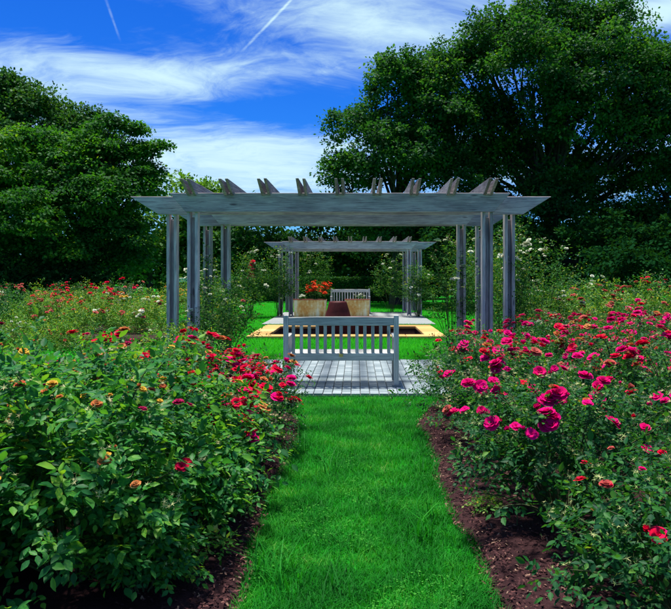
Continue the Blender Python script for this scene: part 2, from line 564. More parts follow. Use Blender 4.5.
def bloom_mesh(name, mat, rings, seed, size=1.0):
    """a rose: rings of cupped petals. rings = [(count, length, tilt from the axis in degrees)]"""
    r = np.random.default_rng(seed)
    V, F, b = [], [], 0
    for k, (n, L, tilt) in enumerate(rings):
        for i in range(n):
            a = 2 * math.pi * (i + 0.5 * k) / n + r.normal(0, .12)
            t = R(tilt + r.normal(0, 6))
            l = L * (1 + r.normal(0, .08))
            w = l * 0.55
            pts = []
            for s, ww, cup in ((0.05, 0.18, 0), (0.55, 0.95, 0.10), (0.92, 0.80, 0.05)):
                for q in (-1, 0, 1):
                    x = q * w * ww
                    rr = s * l * math.sin(t) + (abs(q) * -0.10 * l * ww)
                    zz = s * l * math.cos(t) + cup * l + (0.06 * l * abs(q))
                    if s > .9:
                        rr += 0.10 * l
                        zz -= 0.04 * l
                        if q == 0:
                            rr += .05 * l
                    pts.append((rr * math.cos(a) - x * math.sin(a), rr * math.sin(a) + x * math.cos(a), zz))
            V += pts
            for j in (0, 1):
                for i2 in (0, 1):
                    p = b + j * 3 + i2
                    F.append((p, p + 1, p + 4, p + 3))
            b += 9
    return mesh_np(name, np.array(V) * size, np.array(F), mat, True)


FULL = [(4, .55, 12), (5, .75, 32), (6, .95, 55), (7, 1.0, 78)]
BUD = [(3, .7, 6), (4, .85, 14), (4, .8, 30)]
OPEN = [(3, .45, 20), (5, .85, 60), (6, 1.0, 84)]
BLOOMS = {}


def blooms(mat):
    if mat not in BLOOMS:
        BLOOMS[mat] = [bloom_mesh('bloom_' + mat, mat, FULL, 1), bloom_mesh('bloom_' + mat, mat, OPEN, 2), bloom_mesh('bloom_' + mat, mat, FULL[1:], 3), bloom_mesh('bloom_' + mat, mat, BUD, 4, .8)]
    return BLOOMS[mat]


STAR_V, STAR_F = [], []
for _i in range(6):
    a_ = 2 * math.pi * _i / 6
    STAR_V += [(0.115 * math.cos(a_ + 1.57), 0.115 * math.sin(a_ + 1.57), 0.0), (math.cos(a_), math.sin(a_), 0.35 - 0.25 * (_i % 2)), (0.115 * math.cos(a_ - 1.57), 0.115 * math.sin(a_ - 1.57), 0.0)]
    STAR_F.append((_i * 3, _i * 3 + 1, _i * 3 + 2))
STAR_V, STAR_F = np.array(STAR_V), np.array(STAR_F)

LEAF_OBJ = {}


def leaf_obj_mesh(mat):
    if mat not in LEAF_OBJ:
        LEAF_OBJ[mat] = mesh_np('leaf_' + mat, LEAF6_V, LEAF6_F, mat)
    return LEAF_OBJ[mat]


# ------------------------------------------------------------------ a rose bush as data
def bush_data(seed, rad, H, shoots, leaves_per, leaf, hi=True, low=95.0, flat=0.75, spread=1.0):
    """shoots that arch out of the base to a lumpy dome; compound leaves along them"""
    r = np.random.default_rng(seed)
    ph = r.uniform(0, 2 * np.pi, shoots)
    cz = r.uniform(math.cos(R(low)), 1.0, shoots)
    sz = np.sqrt(np.clip(1 - cz ** 2, 0, 1))
    lump = 1 + 0.13 * np.sin(3 * ph + seed) * sz + 0.10 * np.sin(5 * ph + 2 * seed + 4 * cz) + r.normal(0, .12, shoots)
    inner = np.where(r.random(shoots) < .25, r.uniform(.5, .85, shoots), 1.0)
    q = lump * inner
    end = np.stack([np.cos(ph) * sz * rad * q, np.sin(ph) * sz * rad * q, H * (0.42 + 0.58 * cz * q)], -1)
    end[:, 2] = np.clip(end[:, 2], 0.06, None)
    st = np.stack([np.cos(ph) * rad * .18, np.sin(ph) * rad * .18, np.full(shoots, .02)], -1) * r.uniform(.3, 1, (shoots, 1))
    ctl = st * .5 + end * np.array([.45, .45, 0]) + np.array([0, 0, 1.0]) * (end[:, 2:3] * .85)
    t = r.uniform(.38, 1.02, (shoots, leaves_per)) ** .8
    tt = t[..., None]
    P = (1 - tt) ** 2 * st[:, None] + 2 * tt * (1 - tt) * ctl[:, None] + tt ** 2 * end[:, None]
    T = unit(2 * (1 - tt) * (ctl - st)[:, None] + 2 * tt * (end - ctl)[:, None])
    P = P.reshape(-1, 3)
    T = T.reshape(-1, 3)
    N = len(P)
    rnd = unit(r.normal(size=(N, 3)))
    side = unit(rnd - (rnd * T).sum(1, keepdims=True) * T)
    out = unit(P * np.array([1, 1, .7]) + 1e-4)
    rach = unit(side * .8 + T * .35 + out * .45 + np.array([0, 0, .05]))
    nrm = unit(np.array([0, 0, 1.0]) + out * .6 + r.normal(size=(N, 3)) * .45)
    # compound: terminal leaflet + pairs
    allp, alla, alln, alls = [], [], [], []
    sdv = unit(np.cross(rach, nrm))
    L = leaf * r.uniform(.7, 1.25, N)
    pairs = ((1.0, 0), (.62, 1), (.62, -1), (.25, 1), (.25, -1)) if hi else ((1.0, 0), (.5, 1), (.5, -1))
    for pos, s in pairs:
        p = P + rach * (pos * 1.7 * L)[:, None] * spread
        p[:, 2] -= 0.25 * pos ** 2 * L
        ax = rach if s == 0 else unit(rach * .5 + sdv * s)
        ax = unit(ax + np.array([0, 0, -.25]) + r.normal(size=(N, 3)) * .18)
        allp.append(p)
        alla.append(ax)
        alln.append(unit(nrm + r.normal(size=(N, 3)) * .28))
        alls.append(L * (1.0 if s == 0 else .85) * r.uniform(.8, 1.15, N))
    p, a, n, s = map(np.concatenate, (allp, alla, alln, alls))
    ok = p[:, 2] > .015
    return dict(p=p[ok], a=a[ok], n=n[ok], s=s[ok], end=end, st=st, ctl=ctl, r=r, H=H, rad=rad, q=q)


def bush_meshes(d, mat, hi, canes=True, ncane=28):
    me = None
    mats = frames(d['a'], d['n'])
    tv, tf = (LEAF6_V, LEAF6_F) if hi else (LEAF4_V, LEAF4_F)
    v, f = inst(tv, tf, mats, d['p'], d['s'])
    me = mesh_np('foliage', v, f, mat)
    ca = None
    if canes:
        paths = []
        tt = np.linspace(0, 1, 7)[:, None]
        for i in range(min(ncane, len(d['end']))):
            P = (1 - tt) ** 2 * d['st'][i] + 2 * tt * (1 - tt) * d['ctl'][i] + tt ** 2 * d['end'][i]
            paths.append((P, np.linspace(.0075, .0022, 7)))
        ca = tubes('canes', paths, 'cane', 4)
    return me, ca


def star_mesh(pts, r, lo=.009, hi=.022, mat='sepal', name='spent_blooms'):
    pts = np.asarray(pts)
    n = len(pts)
    ax = unit(r.normal(size=(n, 3)))
    nr = unit(np.array([0, -.3, 1.0]) + r.normal(size=(n, 3)) * .5)
    v, f = inst(STAR_V, STAR_F, frames(ax, nr), pts, r.uniform(lo, hi, n))
    return mesh_np(name, v, f, mat)


def add_blooms(root, pts, nrm, mats_w, size, r, name='rose_bloom'):
    """each bloom a child of its bush"""
    keys = list(mats_w)
    w = np.array([mats_w[k] for k in keys], float)
    w /= w.sum()
    for p, n in zip(pts, nrm):
        k = keys[r.choice(len(keys), p=w)]
        me = blooms(k)[r.integers(4)]
        o = bpy.data.objects.new(name, me)
        C.objects.link(o)
        o.parent = root
        q = Vector(n).to_track_quat('Z', 'Y')
        s = size * r.uniform(.6, 1.3)
        o.matrix_basis = Matrix.Translation(Vector(p)) @ q.to_matrix().to_4x4() @ Matrix.Rotation(r.uniform(0, 6.28), 4, 'Z') @ Matrix.Scale(s, 4)


def bloom_spots(d, n, r, cluster=3, jit=.05, zmin=.5, cam=None, lift=.01):
    """ends of upper shoots facing the sky (and, if given, the side seen from cam)"""
    e = d['end']
    sc_ = e[:, 2] / d['H'] + r.normal(0, .12, len(e))
    if cam is not None:
        c = unit(np.array([[cam[0], cam[1], 0.0]]))[0]
        sc_ = sc_ + .38 * (e @ c) / d['rad']
    ok = np.where((e[:, 2] > zmin * d['H']) & (d['q'] < 1.10))[0]
    ok = ok[np.argsort(-sc_[ok])][:max(1, int(n * 1.6) + 4)]
    ok = r.permutation(ok)[:max(1, n)]
    pts, nr = [], []
    for i in ok:
        out = unit(e[i] * np.array([1, 1, .6]))
        k = 1 + r.poisson(max(cluster - 1, 0))
        for j in range(k):
            off = r.normal(0, jit, 3) * (j > 0) * np.array([1, 1, .5])
            pts.append(e[i] + out * (.02 + lift) + off + np.array([0, 0, .015]))
            nr.append(unit(np.array([0, -.15, 1.0]) + out * .7 + r.normal(0, .3, 3)))
    return np.array(pts), np.array(nr)


# ------------------------------------------------------------------ ground, beds, paving
AX = -0.24                                   # the garden's axis
POOL = (AX - 2.32, AX + 2.32, 16.1, 19.7)    # outer edge of the pool rim


def lawn_sheet():
    x0, x1, y0, y1 = POOL
    x0, x1, y0, y1 = x0 + .2, x1 - .2, y0 + .2, y1 - .2
    B = 300
    v = [(-B, -B, 0), (B, -B, 0), (B, B, 0), (-B, B, 0), (x0, y0, 0), (x1, y0, 0), (x1, y1, 0), (x0, y1, 0)]
    f = [(0, 1, 5, 4), (1, 2, 6, 5), (2, 3, 7, 6), (3, 0, 4, 7)]
    o = link('lawn', mesh_np('lawn', np.array(v, float), np.array(f), 'lawn'), kind='structure')
    o['label'] = 'bright green mown lawn running between the rose beds'
    return o


lawn_sheet()


def edge_r(y):
    return .60 + .028 * np.sin(y * 2.3) + .014 * np.sin(y * 7.1) + np.clip(y - 6.9, 0, 2) * .28


def edge_l(y):
    return -.56 + .028 * np.sin(y * 2.1 + 1) + .014 * np.sin(y * 6.3) - np.clip(y - 6.9, 0, 2) * .24


def bed(name, label, fl, fr, y0, y1, ny, nx, seed):
    r = np.random.default_rng(seed)
    ys = np.linspace(y0, y1, ny)
    V = []
    for j, y in enumerate(ys):
        a, b = fl(y), fr(y)
        for i in range(nx):
            s = (i / (nx - 1)) ** 1.0
            x = a + (b - a) * s
            edge = min(i, nx - 1 - i, j, ny - 1 - j)
            z = .008 + (0 if edge == 0 else min(edge, 3) * .012 + r.uniform(0, .02))
            V.append((x, y, z))
    j, i = np.meshgrid(np.arange(ny - 1), np.arange(nx - 1), indexing='ij')
    p = (j * nx + i).ravel()
    F = np.stack([p, p + 1, p + nx + 1, p + nx], -1)
    o = link(name, mesh_np(name, np.array(V), F, 'mulch', True), kind='structure')
    o['label'] = label
    return o


bed('mulch_bed', 'dark reddish mulch bed under the magenta roses', edge_r, lambda y: 8.0, 1.2, 8.3, 110, 110, 1)
bed('mulch_bed', 'dark reddish mulch bed under the large leaved bushes', lambda y: -6.5, edge_l, 1.2, 8.3, 110, 90, 2)
bed('mulch_bed', 'mulch bed behind the paving on the magenta rose side', lambda y: 2.5, lambda y: 9.0, 8.45, 14.6, 30, 30, 3)
bed('mulch_bed', 'far mulch bed of pale shrub roses before the bright trees', lambda y: -11.0, lambda y: -3.9, 14.2, 21.5, 30, 30, 4)

# bark chips on the mulch that shows beside the path
def chips():
    r = np.random.default_rng(8)
    n = 16000
    y = 2.4 + 6.0 * r.random(n) ** 1.3
    side = r.random(n) < .62
    u = r.random(n) ** 1.1
    x = np.where(side, edge_r(y) - .015 + u * .8, edge_l(y) + .015 - u * .55)
    p = np.stack([x, y, .045 + r.uniform(0, .02, n) - .03 * (u < .06)], -1)
    tv = np.array([(-.5, -.18, 0), (.45, -.22, .06), (.55, .15, 0), (-.4, .22, .08)], float)
    tf = np.array([(0, 1, 2), (0, 2, 3)])
    ax = unit(r.normal(size=(n, 3)) * np.array([1, 1, .25]))
    nr = unit(np.array([0, 0, 1.0]) + r.normal(size=(n, 3)) * .35)
    v, f = inst(tv, tf, frames(ax, nr), p, r.uniform(.008, .026, n))
    o = link('bark_mulch', mesh_np('bark_mulch', v, f, 'chip'), kind='stuff')
    o['label'] = 'reddish brown bark chips strewn on the beds'
    o['category'] = 'mulch'


chips()


def grass_blades(name, label, xs, ys, hmin, hmax, wid, r, three=True, mat='grass'):
    n = len(xs)
    h = r.uniform(hmin, hmax, n)
    a = r.uniform(0, 2 * np.pi, n)
    lean = r.uniform(.2, 1.5, n) * h
    dx, dy = np.cos(a), np.sin(a)
    w = wid * r.uniform(.6, 1.3, n)
    b = np.stack([xs, ys, np.zeros(n)], -1)
    sx = np.stack([-dy * w, dx * w, np.zeros(n)], -1)
    mid = b + np.stack([dx * lean * .3, dy * lean * .3, h * .62], -1)
    tip = b + np.stack([dx * lean, dy * lean, h], -1)
    if three:
        V = np.stack([b - sx, b + sx, mid + sx * .75, mid - sx * .75, tip], 1).reshape(-1, 3)
        k = np.arange(n)[:, None] * 5
        F = np.concatenate([k + np.array([[0, 1, 2]]), k + np.array([[0, 2, 3]]), k + np.array([[3, 2, 4]])])
    else:
        V = np.stack([b - sx, b + sx, tip], 1).reshape(-1, 3)
        F = np.arange(n * 3).reshape(-1, 3)
    o = link(name, mesh_np(name, V, F, mat), kind='stuff')
    o['label'] = label
    o['category'] = 'grass'
    return o


def path_grass():
    r = np.random.default_rng(21)
    n = 120000
    y = 2.3 + 6.25 * r.random(n) ** 1.55
    u = r.random(n)
    l, g = edge_l(y) - .03, edge_r(y) + .03
    x = l + (g - l) * u
    keep = ~((y > 8.47))
    tuft = .8 + .5 * np.sin(x * 9 + np.sin(y * 5) * 2) * np.sin(y * 7 + 1)
    sel = keep & (r.random(n) < np.clip(tuft, .45, 1))
    x, y = x[sel], y[sel]
    grass_blades('path_grass', 'short green grass of the path between the rose beds', x, y, .02, .055, .0022, r)
    # longer tufts
    xs, ys = [], []
    for cx, cy, m in ((-.42, 3.45, 38), (-.33, 3.3, 26), (.36, 3.9, 30), (.43, 4.2, 26), (.2, 4.35, 16), (.15, 7.6, 22), (.25, 7.2, 18), (-.2, 5.2, 14), (-.5, 5.9, 30), (.5, 5.2, 20), (-.1, 3.2, 14)):
        xs.append(r.normal(cx, .05, m)); ys.append(r.normal(cy, .06, m))
    grass_blades('tall_grass', 'longer pale grass blades standing out of the path', np.concatenate(xs), np.concatenate(ys), .09, .2, .0042, r)
    # clover in the near turf
    n = 7000
    y = 2.5 + 3.2 * r.random(n) ** 1.6
    x = edge_l(y) + (edge_r(y) - edge_l(y)) * r.random(n)
    patch = np.sin(x * 6 + 1.3 * np.sin(y * 3)) * np.sin(y * 4.3 + x * 2) > .25
    x, y = x[patch], y[patch]
    n = len(x)
    p = np.stack([x, y, r.uniform(.02, .042, n)], -1)
    ax = unit(np.stack([r.normal(size=n), r.normal(size=n), np.full(n, .1)], -1))
    nr = unit(np.array([0, 0, 1.0]) + r.normal(size=(n, 3)) * .25)
    tv = LEAF4_V * np.array([1.6, 1, 1])
    v, f = inst(tv, LEAF4_F, frames(ax, nr), p, r.uniform(.008, .016, n))
    o = link('clover', mesh_np('clover', v, f, 'clover'), kind='stuff')
    o['label'] = 'small clover leaves among the near path grass'
    o['category'] = 'clover'
    # the rest of the lawn
    n = 150000
    y = 11.9 + 26 * r.random(n) ** 1.7
    x = AX + (r.random(n) * 2 - 1) * (4.2 + (y - 12) * .34)
    x0, x1, y0, y1 = POOL
    inpool = (x > x0 - .02) & (x < x1 + .02) & (y > y0 - .02) & (y < y1 + .02)
    infar = (np.abs(x - AX) < 2.62) & (y > 20.75) & (y < 27.5)
    inbed = (x > 2.45) & (y < 14.7)
    sel = ~(inpool | infar | inbed)
    grass_blades('lawn_grass', 'short grass of the lawn round the pool', x[sel], y[sel], .04, .085, .0075, r, False, 'lawn_grass')
    n = 26000
    y = 9.0 + 9 * r.random(n)
    x = -3.0 - 9 * r.random(n)
    sel = ~((x < -3.85) & (y > 14.15))
    grass_blades('side_grass', 'short grass behind the large leaved bushes', x[sel], y[sel], .04, .09, .007, r, False, 'lawn_grass')


path_grass()


def paving():
    base = link('paving', boxmesh('paving', 5.2, 3.46, .02, 'joint', 0), loc=(AX, 10.23, .012), kind='structure')
    base['label'] = 'pale grey brick paving under the near pergola'
    bw, bl, gap = .115, .23, .008
    full = boxmesh('brick', bw - gap, bl - gap, .03, 'brick', .004)
    half = boxmesh('brick', bw - gap, bl / 2 - gap, .03, 'brick', .004)
    r = np.random.default_rng(3)
    rest_v, rest_f, nb = [], [], 0
    cols = 45
    for c in range(cols):
        x = -2.59 + bw * (c + .5)
        y = -1.725
        first = c % 2
        while y < 1.72:
            l = bl / 2 if (first or 1.725 - y < bl * .75) else bl
            first = 0
            yc = y + l / 2
            z = .018 + r.normal(0, .0015)
            wx = x + AX
            if abs(wx + .08) < 1.16:
                o = bpy.data.objects.new('brick', full if l == bl else half)
                C.objects.link(o)
                o.parent = base
                o.location = (x, yc, z)
                o.rotation_euler = (r.normal(0, .004), r.normal(0, .004), r.normal(0, .006))
            else:
                hx, hy = (bw - gap) / 2, (l - gap) / 2
                q = [(x + sx * hx, yc + sy * hy, z + dz) for dz in (-.015, .015) for sx, sy in ((-1, -1), (1, -1), (1, 1), (-1, 1))]
                rest_v += q
                rest_f += [tuple(nb + k for k in t) for t in ((4, 5, 6, 7), (0, 1, 5, 4), (1, 2, 6, 5), (2, 3, 7, 6), (3, 0, 4, 7))]
                nb += 8
            y += l
    link('outer_bricks', mesh_np('outer_bricks', np.array(rest_v), np.array(rest_f), 'brick'), base, kind='stuff')
    far = link('far_paving', boxmesh('far_paving', 5.2, 6.6, .03, 'concrete', .004), loc=(AX, 24.1, .016), kind='structure')
    far['label'] = 'pale concrete paving under the far pergola'


paving()


# ------------------------------------------------------------------ pergola
def beam_mesh(name, L, h, t, cut, mat='wood'):
    return poly(name, [(-L / 2 + cut, -h / 2), (L / 2 - cut, -h / 2), (L / 2, h / 2), (-L / 2, h / 2)], t, mat, .005)


def make_pergola(label, loc):
    root = thing('pergola', label, 'pergola', loc, 0, 'weathered timber pergolas on the garden axis')
    short = beam_mesh('beam', 4.90, .273, .05, .235)
    long_ = beam_mesh('beam', 6.32, .268, .05, .43)
    z = 2.395 + .1365
    for y0 in (0.0, 2.5):
        link('beam', short, root, (0, y0 + .025, z))
        link('beam', long_, root, (0, y0 + .475, z))
    plank = boxmesh('plank', 2.62, .14, .045, 'wood', .004)
    for y0 in (0.0, 2.5):
        for sx in (-1, 1):
            for X, yy in ((2.13, .053), (2.55, .503)):
                post = link('post', boxmesh('post', 2.3, .04, .063, 'wood', .003), root, (sx * X, y0 + yy + .122, 1.18), (0, R(-90), 0))
                for q in (-1, 1):
                    link('plank', plank, post, (.125, -.05, q * .055))
                for zz in (.35, 1.2, 2.1):
                    link('bolt', boxmesh('bolt', .03, .03, .022, 'bolt', .005), post, (zz - 1.18, -.05, .084 * -sx))
    # rafters: paired boards with long raking ends, notched over the beams
    L0, L1 = -.46, 3.46
    prof = [(L0, .09), (L0, .075), (L0 + .42, -.09), (L1 - .42, -.09), (L1, .075), (L1, .09)]
    raf = poly('rafter', prof, .04, 'rafter', .004)
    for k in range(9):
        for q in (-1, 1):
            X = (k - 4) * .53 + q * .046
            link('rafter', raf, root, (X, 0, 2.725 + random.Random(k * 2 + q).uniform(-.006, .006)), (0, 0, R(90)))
    return root


perg = make_pergola('near grey timber pergola standing behind the slatted bench', (AX, 10.0, 0.0))
perg2 = copy_tree(perg)
perg2.location = (AX, 25.0, 0.03)
perg2['label'] = 'small looking far pergola beyond the pool, draped with white roses'


# ------------------------------------------------------------------ benches
def make_bench(label, loc, rotz):
    """back towards -Y, seat towards +Y"""
    root = thing('garden_bench', label, 'bench', loc, rotz, 'slatted garden benches')
    w = 1.5
    rear = boxmesh('leg', .915, .05, .065, 'bench', .005)
    front = boxmesh('leg', .60, .055, .065, 'bench', .005)
    foot = boxmesh('foot_pad', .11, .11, .035, 'concrete', .004)
    for s in (-1, 1):
        lg = link('leg', rear, root, (s * (w / 2 - .033), .03, .457 + .02), (0, R(-90), 0))
        link('foot_pad', foot, lg, (-.457 - .002, 0, 0), (0, R(90), 0))
        link('leg', front, root, (s * (w / 2 - .033), .50, .30 + .02), (0, R(-90), 0))
        link('armrest', boxmesh('armrest', .60, .075, .035, 'bench', .006), root, (s * (w / 2 - .033), .33, .64), (0, 0, R(90)))
        link('side_rail', boxmesh('side_rail', .42, .035, .07, 'bench', .004), root, (s * (w / 2 - .033), .265, .37), (0, 0, R(90)))
    il = w - .132
    link('top_rail', poly('top_rail', [(-il / 2, -.055), (il / 2, -.055), (il / 2, .05), (il * .25, .06), (-il * .25, .06), (-il / 2, .05)], .04, 'bench', .005), root, (0, .03, .855))
    link('back_rail', boxmesh('back_rail', il, .035, .10, 'bench', .005), root, (0, .03, .395))
    link('front_rail', boxmesh('front_rail', il, .03, .08, 'bench', .004), root, (0, .50, .37))
    link('stretcher', boxmesh('stretcher', il, .03, .045, 'bench', .004), root, (0, .28, .16)) if False else None
    sl = boxmesh('back_slat', .36, .018, .043, 'bench', .003)
    n = 13
    for k in range(n):
        x = (k - (n - 1) / 2) * (il / (n + .25))
        link('back_slat', sl, root, (x, .03, .62), (0, R(-90), 0))
    ss = boxmesh('seat_slat', w - .02, .062, .022, 'bench', .004)
    for k in range(6):
        link('seat_slat', ss, root, (0, .10 + k * .076, .432))
    return root


b1 = make_bench('near bench seen from behind, on the brick paving', (-.203, 9.03, .033), 0)
link('plaque', boxmesh('plaque', .05, .008, .04, 'brass', .002), b1, (0, .008, .415))
b2 = make_bench('far teal-grey bench under the far pergola, behind the tan planters', (AX, 26.6, .033), R(180))


# ------------------------------------------------------------------ pool, fountain, planters
def make_pool():
    x0, x1, y0, y1 = POOL
    cx, cy, w, d = (x0 + x1) / 2, (y0 + y1) / 2, x1 - x0, y1 - y0
    root = thing('garden_pool', 'rectangular pool with a flat tan stone rim in the lawn', 'pool', (cx, cy, 0))
    rw = .46
    # inner walls
    a, b = w / 2 - rw + .04, d / 2 - rw + .04
    v = [(-a, -b, .03), (a, -b, .03), (a, b, .03), (-a, b, .03), (-a, -b, -.45), (a, -b, -.45), (a, b, -.45), (-a, b, -.45)]
    f = [(0, 1, 5, 4), (1, 2, 6, 5), (2, 3, 7, 6), (3, 0, 4, 7), (4, 5, 6, 7)]
    link('basin', mesh_np('basin', np.array(v), np.array(f), 'basin'), root)
    link('water', mesh_np('water', np.array([(-a, -b, -.14), (a, -b, -.14), (a, b, -.14), (-a, b, -.14)]), np.array([(0, 1, 2, 3)]), 'water'), root)
    r = random.Random(5)
    for s in (-1, 1):
        n = 5
        for k in range(n):
            l = w / n
            link('rim_stone', boxmesh('rim_stone', l - .012, rw, .07, 'sandstone', .01), root, (-w / 2 + (k + .5) * l, s * (d / 2 - rw / 2), .045 + r.uniform(-.003, .003)))
        n = 3
        dd = d - 2 * rw
        for k in range(n):
            l = dd / n
            link('rim_stone', boxmesh('rim_stone', l - .012, rw, .07, 'sandstone', .01), root, (s * (w / 2 - rw / 2), -dd / 2 + (k + .5) * l, .045 + r.uniform(-.003, .003)), (0, 0, R(90)))


make_pool()
ft = thing('fountain', 'dark maroon fountain drum with tapered top standing in the pool', 'fountain', (-.1, 17.9, -.44))
link('drum', lathe('drum', [(0.0, 0.0), (.92, 0.0), (.92, .70), (.90, .76), (.0, .76)], 'maroon_stone', 40), ft)
link('brim', lathe('brim', [(.60, .762), (1.0, .764), (1.02, .79), (1.0, .82), (.60, .825)], 'maroon_stone', 40), ft)
cap = link('tapered_top', lathe('tapered_top', [(0.0, .80), (.36, .80), (.33, .86), (.29, 1.02), (.23, 1.22), (.215, 1.255), (.16, 1.26), (.14, 1.20), (.0, 1.20)], 'maroon_stone', 32), ft, (-.38, -.1, 0))


def make_planter(label, loc, w):
    root = thing('stone_planter', label, 'planter', loc, 0, 'tan planters before the far bench')
    h, t = .60, .06
    d = .85
    out = poly('front_panel', [(-w / 2 + .03, 0), (w / 2 - .03, 0), (w / 2, h), (-w / 2, h)], t, 'planter', .008)
    link('panel', out, root, (0, -d / 2 + t / 2, 0))
    link('panel', out, root, (0, d / 2 - t / 2, 0))
    sd_ = poly('side_panel', [(-d / 2 + t + .003, 0), (d / 2 - t - .003, 0), (d / 2 - t - .003, h - .004), (-d / 2 + t + .003, h - .004)], t, 'planter', .006)
    for s in (-1, 1):
        link('panel', sd_, root, (s * (w / 2 - t / 2 - .016), 0, 0), (0, 0, R(90)))
    link('soil', boxmesh('soil', w - 2 * t - .05, d - 2 * t, .05, 'soil', 0), root, (0, 0, h - .08))
    link('rim', boxmesh('rim', w + .02, .07, .035, 'brick_red', .006), root, (0, -d / 2 + .03, h + .012))
    return root


make_planter('tan planter with orange-red flowers before the far bench', (-1.62, 24.4, .032), 1.12)
make_planter('tan planter holding only white flowers before the far bench', (.02, 24.4, .032), .86)


# ------------------------------------------------------------------ planting helpers
def place_bush(name, label, cat, loc, d, me, ca, rotz=0.0, group=None, bl=None, nbl=0, size=.035, cluster=3, jit=.05, spent=0, seed=0, zmin=.5, leafmat=None, nleaf=0, scale=1.0):
    root = thing(name, label, cat, loc, rotz, group)
    root.scale = (scale,) * 3
    r = np.random.default_rng(seed + 500)
    cam_local = Matrix.Rotation(-rotz, 3, 'Z') @ Vector((-loc[0], -loc[1], 0))
    link('foliage', me, root, kind='stuff')
    if ca:
        link('canes', ca, root, kind='stuff')
    if nbl:
        pts, nr = bloom_spots(d, nbl, r, cluster, jit, zmin, cam_local)
        add_blooms(root, pts, nr, bl, size, r)
    if spent:
        p, _ = bloom_spots(d, spent, r, 7.0, .036, .45, cam_local, 0)
        link('spent_blooms', star_mesh(p, r), root, kind='stuff')
    return root


def split_leaves(d, loc, mat, n=300):
    """the n leaves nearest to the eye and most open to it become parts; returns the rest"""
    c = unit(np.array([-loc[0], -loc[1], CAM_H - .55]))
    sc_ = d['p'] @ c + .12 * np.abs(d['n'] @ c) + 2.2 * (d['s'] - d['s'].mean())
    order = np.argsort(-sc_)
    # spread them: take every second of the front 2n
    pick = order[:2 * n][::2][:n]
    rest = np.setdiff1d(np.arange(len(d['p'])), pick)
    return pick, rest


def front_bush(name, label, loc, seed, rad, H, shoots, lp, leaf, mat, bl=None, nbl=0, size=.04, cluster=1, spent=0, group=None, jit=.05, zmin=.5, low=112, cat='rose bush', nleaf=300, spent_size=(.009, .022)):
    d = bush_data(seed, rad, H, shoots, lp, leaf, True, low)
    root = thing(name, label, cat, loc, 0, group)
    r = np.random.default_rng(seed + 900)
    pick, rest = split_leaves(d, loc, mat, nleaf)
    dd = dict(d)
    for k in 'pans':
        dd[k] = d[k][rest]
    me, ca = bush_meshes(dd, mat, True, True, 60)
    link('foliage', me, root, kind='stuff')
    link('canes', ca, root, kind='stuff')
    mats = frames(d['a'][pick], d['n'][pick])
    lm = leaf_obj_mesh(mat)
    for m3, p, s in zip(mats, d['p'][pick], d['s'][pick]):
        o = bpy.data.objects.new('leaf', lm)
        C.objects.link(o)
        o.parent = root
        m = Matrix(m3.tolist()).to_4x4() @ Matrix.Scale(float(s), 4)
        m.translation = Vector(p.tolist())
        o.matrix_basis = m
    cl = (-loc[0], -loc[1])
    if nbl:
        pts, nr = bloom_spots(d, nbl, r, cluster, jit, zmin, cl)
        add_blooms(root, pts, nr, bl, size, r)
    if spent:
        p, _ = bloom_spots(d, spent, r, 6.0, .032, .42, cl, 0)
        link('spent_blooms', star_mesh(p, r, *spent_size), root, kind='stuff')
    return root


# ------------------------------------------------------------------ the bed of large leaved bushes
GL = 'large leaved rose bushes in the near bed'
tea = {'faded': 4, 'yellow': 2, 'maroon': 1.2, 'red': .5}
front_bush('rose_bush', 'large dark leaved bush with withered orange blooms nearest the path', (-1.36, 3.35, .02), 31, .62, 1.05, 230, 9, .056, 'rose_leaf', tea, 30, .021, 1.4, 44, GL)
front_bush('rose_bush', 'leafy bush at the picture corner, dark at its foot', (-2.05, 3.25, .02), 32, .60, 1.0, 210, 9, .056, 'rose_leaf', tea, 26, .021, 1.4, 40, GL)
front_bush('rose_bush', 'tall green bush between the red roses and the withered blooms', (-1.32, 4.4, .02), 33, .60, 1.04, 220, 8, .054, 'rose_leaf', tea, 28, .024, 1.3, 44, GL)
front_bush('rose_bush', 'broad green bush with maroon blooms at the frame edge', (-2.35, 4.45, .02), 34, .66, 1.05, 220, 8, .054, 'rose_leaf', tea, 30, .026, 1.3, 44, GL)
d_low = bush_data(35, .34, .56, 90, 8, .05, True, 105)
m_low = bush_meshes(d_low, 'rose_leaf', True)
for k_, (x_, y_, s_, lab_) in enumerate([(-.93, 3.95, .95, 'low leafy shoots by the path at the foot of the large leaved bush'), (-.98, 4.6, 1.1, 'low leafy shoots by the path before the red roses'), (-.98, 3.2, .72, 'low leafy shoots at the near end of the red mulch')]):
    place_bush('rose_shoots', lab_, 'rose bush', (x_, y_, .02), d_low, *m_low, rotz=k_ * 2.2, group=GL, bl={'red': 1}, nbl=2 if k_ == 1 else 0, size=.03, cluster=1.5, spent=8, seed=340 + k_, scale=s_)
d_tea = [bush_data(s, .62, 1.12, 150, 8, .052, True, 100) for s in (41, 42)]
m_tea = [bush_meshes(d, 'rose_leaf', False) for d in d_tea]
for k, (x, y, s, lab) in enumerate([(-1.75, 5.5, .80, 'green bush with scattered red blooms behind the tall green bush'), (-2.7, 5.5, .80, 'green bush with crimson blooms, second back along the frame edge'),
                                    (-3.4, 6.5, .70, 'green bush farthest back along the frame edge'), (-2.5, 6.6, .70, 'green bush with yellow blooms near the pale young shoots')]):
    place_bush('rose_bush', lab, 'rose bush', (x, y, .02), d_tea[k % 2], *m_tea[k % 2], rotz=k * 1.7, group=GL, bl={'red': 3, 'maroon': 2, 'yellow': 2, 'faded': 2}, nbl=9, size=.038, cluster=1.2, spent=14, seed=k + 60, scale=s)

